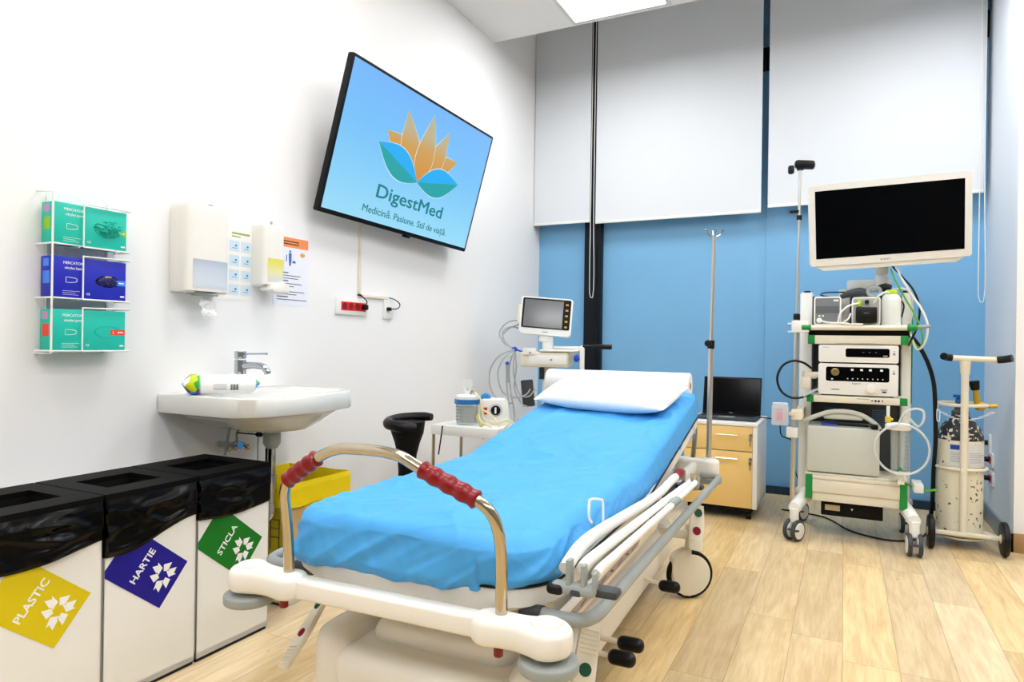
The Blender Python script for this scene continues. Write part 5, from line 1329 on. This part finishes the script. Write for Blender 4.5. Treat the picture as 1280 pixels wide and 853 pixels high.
part('small_print', MB().box(-.06, -.02, 4.0985, 4.1, .832, .836).box(.178, .21, 4.0985, 4.1, .838, .841).box(.185, .205, 4.0975, 4.1, .824, .832), M_kprint, pd, W=True)
# side connector with a black loop of cable
cn = thing('light_guide_plug', 'cream scope connector with a black cable loop left of the processors', 'connector', (-.155, 4.16, .90))
part('plug_body', MB().cyl((-.125, 4.16, .905), (-.20, 4.14, .905), .020, bev=.004).cyl((-.19, 4.145, .905), (-.205, 4.14, .905), .024).box(-.215, -.165, 4.12, 4.15, .83, .895, .004).cyl((-.18, 4.145, .92), (-.18, 4.145, .94), .014), M_cream, cn, W=True)
part('cable_loop', MB().tube([(-.16, 4.10, .945), (-.20, 4.08, .975), (-.255, 4.07, .985), (-.31, 4.07, .955), (-.336, 4.07, .885), (-.315, 4.07, .815), (-.26, 4.07, .779), (-.20, 4.08, .785), (-.16, 4.10, .815), (-.135, 4.12, .845), (-.13, 4.14, .89)], .0065, seg=10), M_black, cn, W=True)
part('pale_sleeve', MB().tube([(-.20, 4.07, .79), (-.16, 4.09, .815), (-.13, 4.12, .83)], .0075, seg=10), mat('pale_sleeve', 'a8bcc4', .4), cn, W=True)
# sharps pot on the pole
sh = thing('specimen_pot', 'small clear pot with a pink label clipped to the steel pole', 'pot', (-.318, 4.04, .62))
part('pot', MB().prism(rpoly(.085, .11, .008), .05, on_back(-.315, 4.06, .682), bev=.003), mat('cloudy_plastic', 'e4e2ea', .3, alpha=.6), sh, W=True)
part('lid', MB().box(-.355, -.275, 4.01, 4.06, .735, .752, .004), mat('clear_lid', 'eef2f6', .2, alpha=.5), sh, W=True)
part('pink_label', MB().box(-.332, -.302, 4.0085, 4.0098, .655, .70).box(-.335, -.30, 4.0085, 4.0098, .712, .716), mat('pink_print', 'd8a0b4', .5), sh, W=True, label='pale pink label')
part('clip', MB().box(-.30, -.245, 4.06, 4.075, .68, .70, .002), M_cream, sh, W=True)
# document/insufflator case on the lower shelf
iv = thing('insufflator', 'large plain light grey unit with arched handle on the lower shelf', 'medical device', (0, 4.2, .366))
part('casing', MB().box(-.180, .178, 4.105, 4.36, .372, .625, .010, 3), mat('pale_grey_casing', 'c9cdc6', .45), iv, W=True)
arch = [(-.20, -.005), (-.16, .03), (-.09, .062), (0, .075), (.08, .062), (.14, .03), (.18, -.02), (.15, -.02), (.10, .018), (.09, .025)]
part('arched_handle', MB().tube([(-.205, 4.14, .640), (-.15, 4.13, .672), (-.07, 4.13, .704), (.01, 4.13, .712), (.085, 4.13, .698), (.145, 4.13, .662), (.178, 4.13, .625)], .013, seg=12).box(-.10, .10, 4.13, 4.16, .665, .70, .012), mat('pale_grey_casing', 'c9cdc6', .45), iv, W=True)
part('top_slot', MB().box(-.175, .17, 4.12, 4.34, .624, .632, .003), mat('slot_grey', '9aa09a', .45), iv, W=True)
part('dark_slot', MB().box(-.105, .125, 4.13, 4.17, .632, .640, .002), M_black, iv, W=True)
part('blue_strip', MB().box(-.11, -.03, 4.118, 4.13, .632, .6425, .001), mat('blue_strip', '3a3fb0', .4), iv, W=True)
part('black_connector', MB().box(.135, .17, 4.10, 4.14, .625, .652, .006), M_black, iv, W=True)
part('foot', MB().box(-.15, .15, 4.14, 4.33, .3655, .375), M_blackm, iv, W=True)
# suction canister on the right
cc = thing('suction_canister', 'clear graduated suction canister with white lid and looped tubing on trolley', 'canister', (.262, 4.06, .42))
part('canister', MB().lathe([(0, 0), (.043, 0), (.046, .22), (.043, .22), (.040, .004), (0, .004)], Matrix.Translation((.270, 4.05, .425)), seg=32), M_clear, cc, W=True)
part('lid', MB().lathe([(0, .215), (.058, .215), (.060, .222), (.060, .238), (.052, .246), (.02, .250), (0, .250)], Matrix.Translation((.258, 4.05, .425)), seg=32), M_whitem, cc, W=True)
part('yellow_valve', MB().cyl((.212, 4.05, .672), (.212, 4.05, .705), .014, bev=.003).cyl((.20, 4.05, .69), (.235, 4.05, .69), .007), mat('yellow_valve', 'd8c040', .4), cc, W=True, label='yellow valve')
part('stem', MB().cyl((.212, 4.05, .70), (.212, 4.05, .76), .008), M_whitem, cc, W=True)
part('base_cap', MB().lathe([(0, 0), (.03, 0), (.043, .012), (.043, .02), (0, .02)], Matrix.Translation((.270, 4.05, .405)), seg=28).cyl((.275, 4.05, .36), (.275, 4.05, .41), .012).box(.26, .29, 4.04, 4.12, .355, .37), M_whitem, cc, W=True)
part('green_clip', MB().box(.258, .272, 3.995, 4.01, .425, .45, .002), M_green, cc, W=True)
gm = MB()
for k in range(9): gm.box(.285, .305, 4.012, 4.0135, .45 + k * .022, .4512 + k * .022)
part('graduations', gm, M_kprint, cc, W=True)
part('inner_pipe', MB().cyl((.245, 4.05, .43), (.245, 4.05, .66), .012), mat('grey_inner', 'b6b2a8', .5, alpha=.6), cc, W=True)
lp_ = [(.262 + .122 * math.cos(R(a)), 4.03 - .004 * (a % 3), .545 + .128 * math.sin(R(a))) for a in range(100, 440, 20)]
part('tubing', MB().tube([(.262, 3.99, .43)] + [(.272 + .122 * math.cos(R(a)), 3.985, .545 + .128 * math.sin(R(a))) for a in range(270, -91, -20)], .006, seg=10), M_tubeclr, cc, W=True)
part('tubing', MB().tube([(.26, 4.03, .675), (.285, 4.02, .73), (.33, 4.01, .755), (.365, 4.01, .745), (.368, 4.01, .70), (.345, 4.01, .665), (.31, 4.02, .70), (.295, 4.02, .74)], .006, seg=10), M_tubeclr, cc, W=True)
P_('side_tray', MB().box(.34, .385, 4.14, 4.30, .30, .345, .004), M_whitem)
# big monitor on its arm
A, B_, D = Vector((-.184, 4.019, 1.946)), Vector((-.172, 4.091, 1.509)), Vector((.590, 4.206, 1.997))
E_ = Vector((.603, 4.278, 1.560))
wx = ((D - A) + (E_ - B_)).normalized(); hz = ((A - B_) + (D - E_)); hz = (hz - wx * hz.dot(wx)).normalized(); nn = wx.cross(hz)
CC = (A + B_ + D + E_) / 4
MW, MH = ((D - A).length + (E_ - B_).length) / 2, ((A - B_).length + (D - E_).length) / 2
MO = thing('endoscopy_monitor', 'large white-framed monitor with black screen above the equipment trolley', 'monitor', M=basis(CC, wx, hz, nn))
part('casing', MB().prism(rpoly(MW, MH, .012), .030, Matrix.Translation((0, 0, -.030)), bev=.005, seg=3), M_whitem, MO)
part('rear_cover', MB().box(-MW / 2 + .06, MW / 2 - .06, -MH / 2 + .05, MH / 2 - .06, -.075, -.028, .02, 3).prism([(-MW / 2 + .012, -MH / 2 + .01), (MW / 2 - .012, -MH / 2 + .01), (MW / 2 - .07, -MH / 2 - .028), (-MW / 2 + .07, -MH / 2 - .028)], .05, Matrix.Translation((0, 0, -.060)), bev=.006), M_whitem, MO)
part('screen', MB().prism([(-MW / 2 + .030, -MH / 2 + .040), (MW / 2 - .035, -MH / 2 + .040), (MW / 2 - .035, MH / 2 - .034), (-MW / 2 + .030, MH / 2 - .034)], .0012), M_screen, MO, label='glossy black screen')
text('SONY', .015, M_kprint, MO, Matrix.Translation((-.02, -MH / 2 + .016, .0002)), sx=1.25)
arm = P_('monitor_arm', MB().cyl((.0, 4.36, 1.18), (.0, 4.36, 1.40), .03).prism([(.075 * math.cos(R(a)) - .0, .06 * math.sin(R(a))) for a in range(90, 271, 15)] + [(.15, -.045), (.15, .045)], .065, Matrix.Translation((.085, 4.36, 1.385)), bev=.008).cyl((.185, 4.32, 1.40), (.185, 4.32, 1.50), .030, bev=.005).cyl((.185, 4.32, 1.48), (.185, 4.30, 1.56), .035, bev=.01), mat('light_grey_arm', 'd2d4d0', .4))
part('vesa_bracket', MB().box(-.06, .09, -.10, .05, -.12, -.07, .01), mat('light_grey_arm', 'd2d4d0', .4), MO)
# cables on the right of the tower
cab = [(M_gcable, .0045, [(.225, 4.25, 1.50), (.245, 4.22, 1.44), (.29, 4.2, 1.34), (.335, 4.18, 1.25), (.365, 4.17, 1.17), (.375, 4.17, 1.10), (.36, 4.2, 1.07), (.33, 4.25, 1.12), (.32, 4.28, 1.2)], 'green cable looping down from the big monitor'),
       (M_wcable, .006, [(.25, 4.25, 1.51), (.285, 4.22, 1.43), (.325, 4.2, 1.35), (.365, 4.18, 1.28), (.395, 4.17, 1.19), (.385, 4.17, 1.10), (.35, 4.2, 1.06), (.32, 4.26, 1.15)], 'thick white cable looping down from the big monitor'),
       (M_black, .0055, [(.235, 4.26, 1.515), (.275, 4.23, 1.46), (.33, 4.2, 1.38), (.36, 4.19, 1.28), (.35, 4.2, 1.18), (.33, 4.22, 1.12), (.318, 4.28, 1.08)], 'thin black cable looping down from the big monitor'),
       (M_black, .011, [(.31, 4.3, 1.14), (.335, 4.27, 1.125), (.37, 4.26, 1.07), (.41, 4.26, .98), (.437, 4.26, .87), (.445, 4.26, .72), (.45, 4.28, .56), (.45, 4.35, .40), (.45, 4.4, .2), (.44, 4.45, .02)], 'thick black hose curving from the trolley down beside the gas cylinder'),
       (M_wcable, .005, [(.215, 4.24, 1.38), (.28, 4.22, 1.39), (.32, 4.22, 1.36), (.33, 4.24, 1.28), (.325, 4.25, 1.22)], 'white lead behind the bottle with lime cap'),
       (M_black, .004, [(.26, 4.2, 1.34), (.285, 4.18, 1.30), (.28, 4.18, 1.25), (.265, 4.18, 1.20)], 'thin black lead right of the bottle with lime cap')]
for m, r, P, lb in cab:
    single('cable', MB().tube(P, r, seg=8, sub=6), m, lb, 'cable', P[0])
single('tube_end', MB().cyl((.343, 4.08, 1.176), (.375, 4.08, 1.178), .010).cyl((.37, 4.08, 1.178), (.40, 4.08, 1.181), .0085, bev=.003), M_grayp, 'short grey plug sticking out at the right end of the top bar', 'plug', (.37, 4.08, 1.176))
single('earth_hose', MB().tube([(.31, 4.25, .33), (.35, 4.24, .31), (.40, 4.26, .295), (.46, 4.32, .295)], .0065, seg=10), M_gcable, 'green and yellow hose between the trolley and gas cylinder', 'hose', (.38, 4.25, .3))
single('floor_cable', MB().tube([(-.35, 4.7, .006), (-.1, 4.62, .006), (.05, 4.35, .006), (.25, 4.25, .006), (.40, 4.4, .006), (.5, 4.8, .006), (.62, 5.1, .006)], .005, seg=8), M_black, 'black cable lying on the floor under the equipment trolley', 'cable', (.1, 4.4, .006))

# ------------------------------------------------------------------ oxygen trolley and cylinder
ox = thing('cylinder_trolley', 'cream T-handled two-wheeled trolley carrying the gas cylinder', 'cylinder trolley', (.575, 4.30, 0))
part('post', MB().tube([(.575, 4.25, 1.0), (.575, 4.25, .08)], .018, smooth=False, seg=16).cyl((.575, 4.25, .93), (.575, 4.25, 1.005), .021, r2=.027), M_cream, ox, W=True)
hb2 = part('handle_bar', MB().tube([(.505, 4.25, 1.017), (.725, 4.25, 1.010)], .0155, smooth=False, seg=16), M_cream, ox, W=True)
part('grip', MB().tube([(.515, 4.252, 1.017), (.49, 4.245, 1.020), (.475, 4.225, 1.026)], .019, seg=16), M_black, hb2, W=True, label='black rubber grip')
part('grip', MB().tube([(.715, 4.245, 1.011), (.745, 4.235, 1.015), (.772, 4.22, 1.022)], .019, seg=16), M_black, hb2, W=True, label='black rubber grip')
part('axle_bar', MB().box(.44, .735, 4.225, 4.255, .078, .098, .005), M_cream, ox, W=True)
part('base_ring', MB().tube([(.575 + .118 * math.cos(R(a)), 4.37 + .118 * math.sin(R(a)), .075) for a in range(0, 360, 20)], .008, seg=8, closed=True).cyl((.575, 4.37, .052), (.575, 4.37, .060), .12).tube([(.46, 4.35, .08), (.44, 4.24, .088)], .012, smooth=False).tube([(.69, 4.35, .08), (.72, 4.24, .088)], .012, smooth=False).cyl((.575, 4.45, 0), (.575, 4.45, .06), .015), M_cream, ox, W=True)
for z in (.765, .425):
    n_ = 13
    part('support_ring', MB().tube([(.575 + .118 * math.cos(R(a)), 4.37 + .118 * math.sin(R(a)), z) for a in range(0, 360, 20)], [.009] * 18, seg=8, closed=True).box(.56, .59, 4.235, 4.262, z - .012, z + .012), M_cream, ox, W=True)
ch = MB(); pts = [(.457 + .236 * k / 15, 4.245 + .0 * k, .735 - .045 * math.sin(math.pi * k / 15)) for k in range(16)]
for k, p in enumerate(pts):
    ax = Vector((.010, 0, 0)); ch.tube([(p[0] + .009 * math.cos(R(a)), p[1] + (.004 * math.sin(R(a)) if k % 2 else 0), p[2] + (0 if k % 2 else .004 * math.sin(R(a)))) for a in range(0, 360, 60)], .0014, seg=5, closed=True, smooth=False)
ch.tube([(.457, 4.26, .765), (.45, 4.245, .72), (.452, 4.24, .68), (.462, 4.24, .68), (.464, 4.245, .73)], .002, seg=6)
part('chain', ch, M_whitem, ox, W=True)
for x, nx in ((.428, -1), (.752, 1)):
    w = part('wheel', MB().cyl((x - .014, 4.235, .088), (x + .014, 4.235, .088), .088, seg=36, bev=.008), M_black, ox, W=True)
    part('hub', MB().cyl((x - .018, 4.235, .088), (x + .018, 4.235, .088), .022), M_cream, w, W=True)
gc = thing('gas_cylinder', 'worn cream gas cylinder with chipped black shoulder and yellow regulator', 'gas cylinder', (.572, 4.37, .06))
part('body', MB().lathe([(0, 0), (.095, 0), (.108, .012), (.109, .50), (.1085, .515), (.1, .515), (0, .515)], seg=44), M_o2body, gc)
part('shoulder', MB().lathe([(.1085, .513), (.107, .54), (.095, .575), (.07, .61), (.045, .632), (.040, .65), (0, .65)], seg=44), M_o2top, gc, label='black shoulder with chipped paint')
part('worn_band', MB().lathe([(.1092, .355), (.1097, .357), (.1097, .372), (.1092, .374)], seg=44), M_o2top, gc)
lab_ = MB()
for i_ in range(10):
    pass
def lf(u, v):
    a = R(-125 + 95 * u); return Vector((.1105 * math.cos(a), .1105 * math.sin(a), .385 + .115 * v))
part('paper_label', MB().grid(lf, 14, 2), mat('grey_paper_label', 'd7d9dc', .6), gc, label='printed grey-white paper label')
def lf2(u, v):
    a = R(-120 + 22 * u); return Vector((.1112 * math.cos(a), .1112 * math.sin(a), .468 + .026 * v))
part('blue_label_mark', MB().grid(lf2, 4, 1), mat('blue_mark', '1c3f9c', .5), gc)
lnm = MB()
for k in range(12):
    def lf3(u, v, k=k): 
        a = R(-120 + (38 if k % 3 else 30) * u + (46 if k > 5 else 0)); return Vector((.1113 * math.cos(a), .1113 * math.sin(a), .45 - (k % 6) * .0095 + .003 * v))
    lnm.grid(lf3, 4, 1)
part('label_print', lnm, M_gprint, gc)
part('neck', MB().lathe([(.042, .648), (.042, .665), (.028, .675), (.026, .70), (0, .70)], seg=30), mat('worn_neck', '4a4640', .5), gc)
part('valve', MB().cyl((0, 0, .69), (0, 0, .745), .018).cyl((-.02, -.01, .72), (.02, 0, .72), .016).cyl((-.01, 0, .74), (-.01, 0, .755), .024), mat('blue_valve', '1b5fae', .35, metal=.3), gc, label='blue cylinder valve')
rg = part('regulator', MB().cyl((.03, -.02, .70), (.16, -.04, .705), .011).cyl((.075, -.03, .70), (.062, -.03, .79), .018, r2=.014).sph((.085, -.03, .70), .024, (1.2, 1, 1), 16), mat('brass_yellow', 'c9a32a', .3, metal=.4), gc, label='yellow brass regulator')
part('regulator_knob', MB().cyl((.063, -.03, .785), (.055, -.03, .835), .020, r2=.026, bev=.004), M_black, rg, label='black regulator knob')

# ------------------------------------------------------------------ niche wall sockets
def rsock(z, y, red, label, nm, h=.085, w=.09):
    t = thing(nm, label, 'socket', (XN, y, z))
    Mx = basis((XN, y, z), (0, -1, 0), (0, 0, 1), (-1, 0, 0))
    part('frame', MB().prism(rpoly(w * 1.6 if red else w, h, .006), .012, Mx, bev=.003), M_whitem, t, W=True)
    if red: part('red_insert', MB().prism(rpoly(w * 1.05, h * .52, .003), .002, Mx @ Matrix.Translation((0, 0, .012))), mat('deep_red_outlet', 'b51210', .35), t, W=True, label='red outlet insert')
    part('plug', MB().tube([(XN - .012, y + .01, z), (XN - .05, y + .02, z), (XN - .09, y + .03, z - .002)], [.016, .014, .007], seg=12), M_black if nm != 'red_socket_pale' else M_grayp, t, W=True)
    return t
rsock(.49, 5.00, False, 'small white socket with black plug, uppermost on the right niche wall', 'wall_socket', h=.11, w=.07)
rsock(.395, 4.95, True, 'white-framed red socket with black plug, middle one on right niche wall', 'wall_socket')
rsock(.285, 4.93, True, 'white-framed red socket with grey plug, lowest on right niche wall', 'wall_socket')
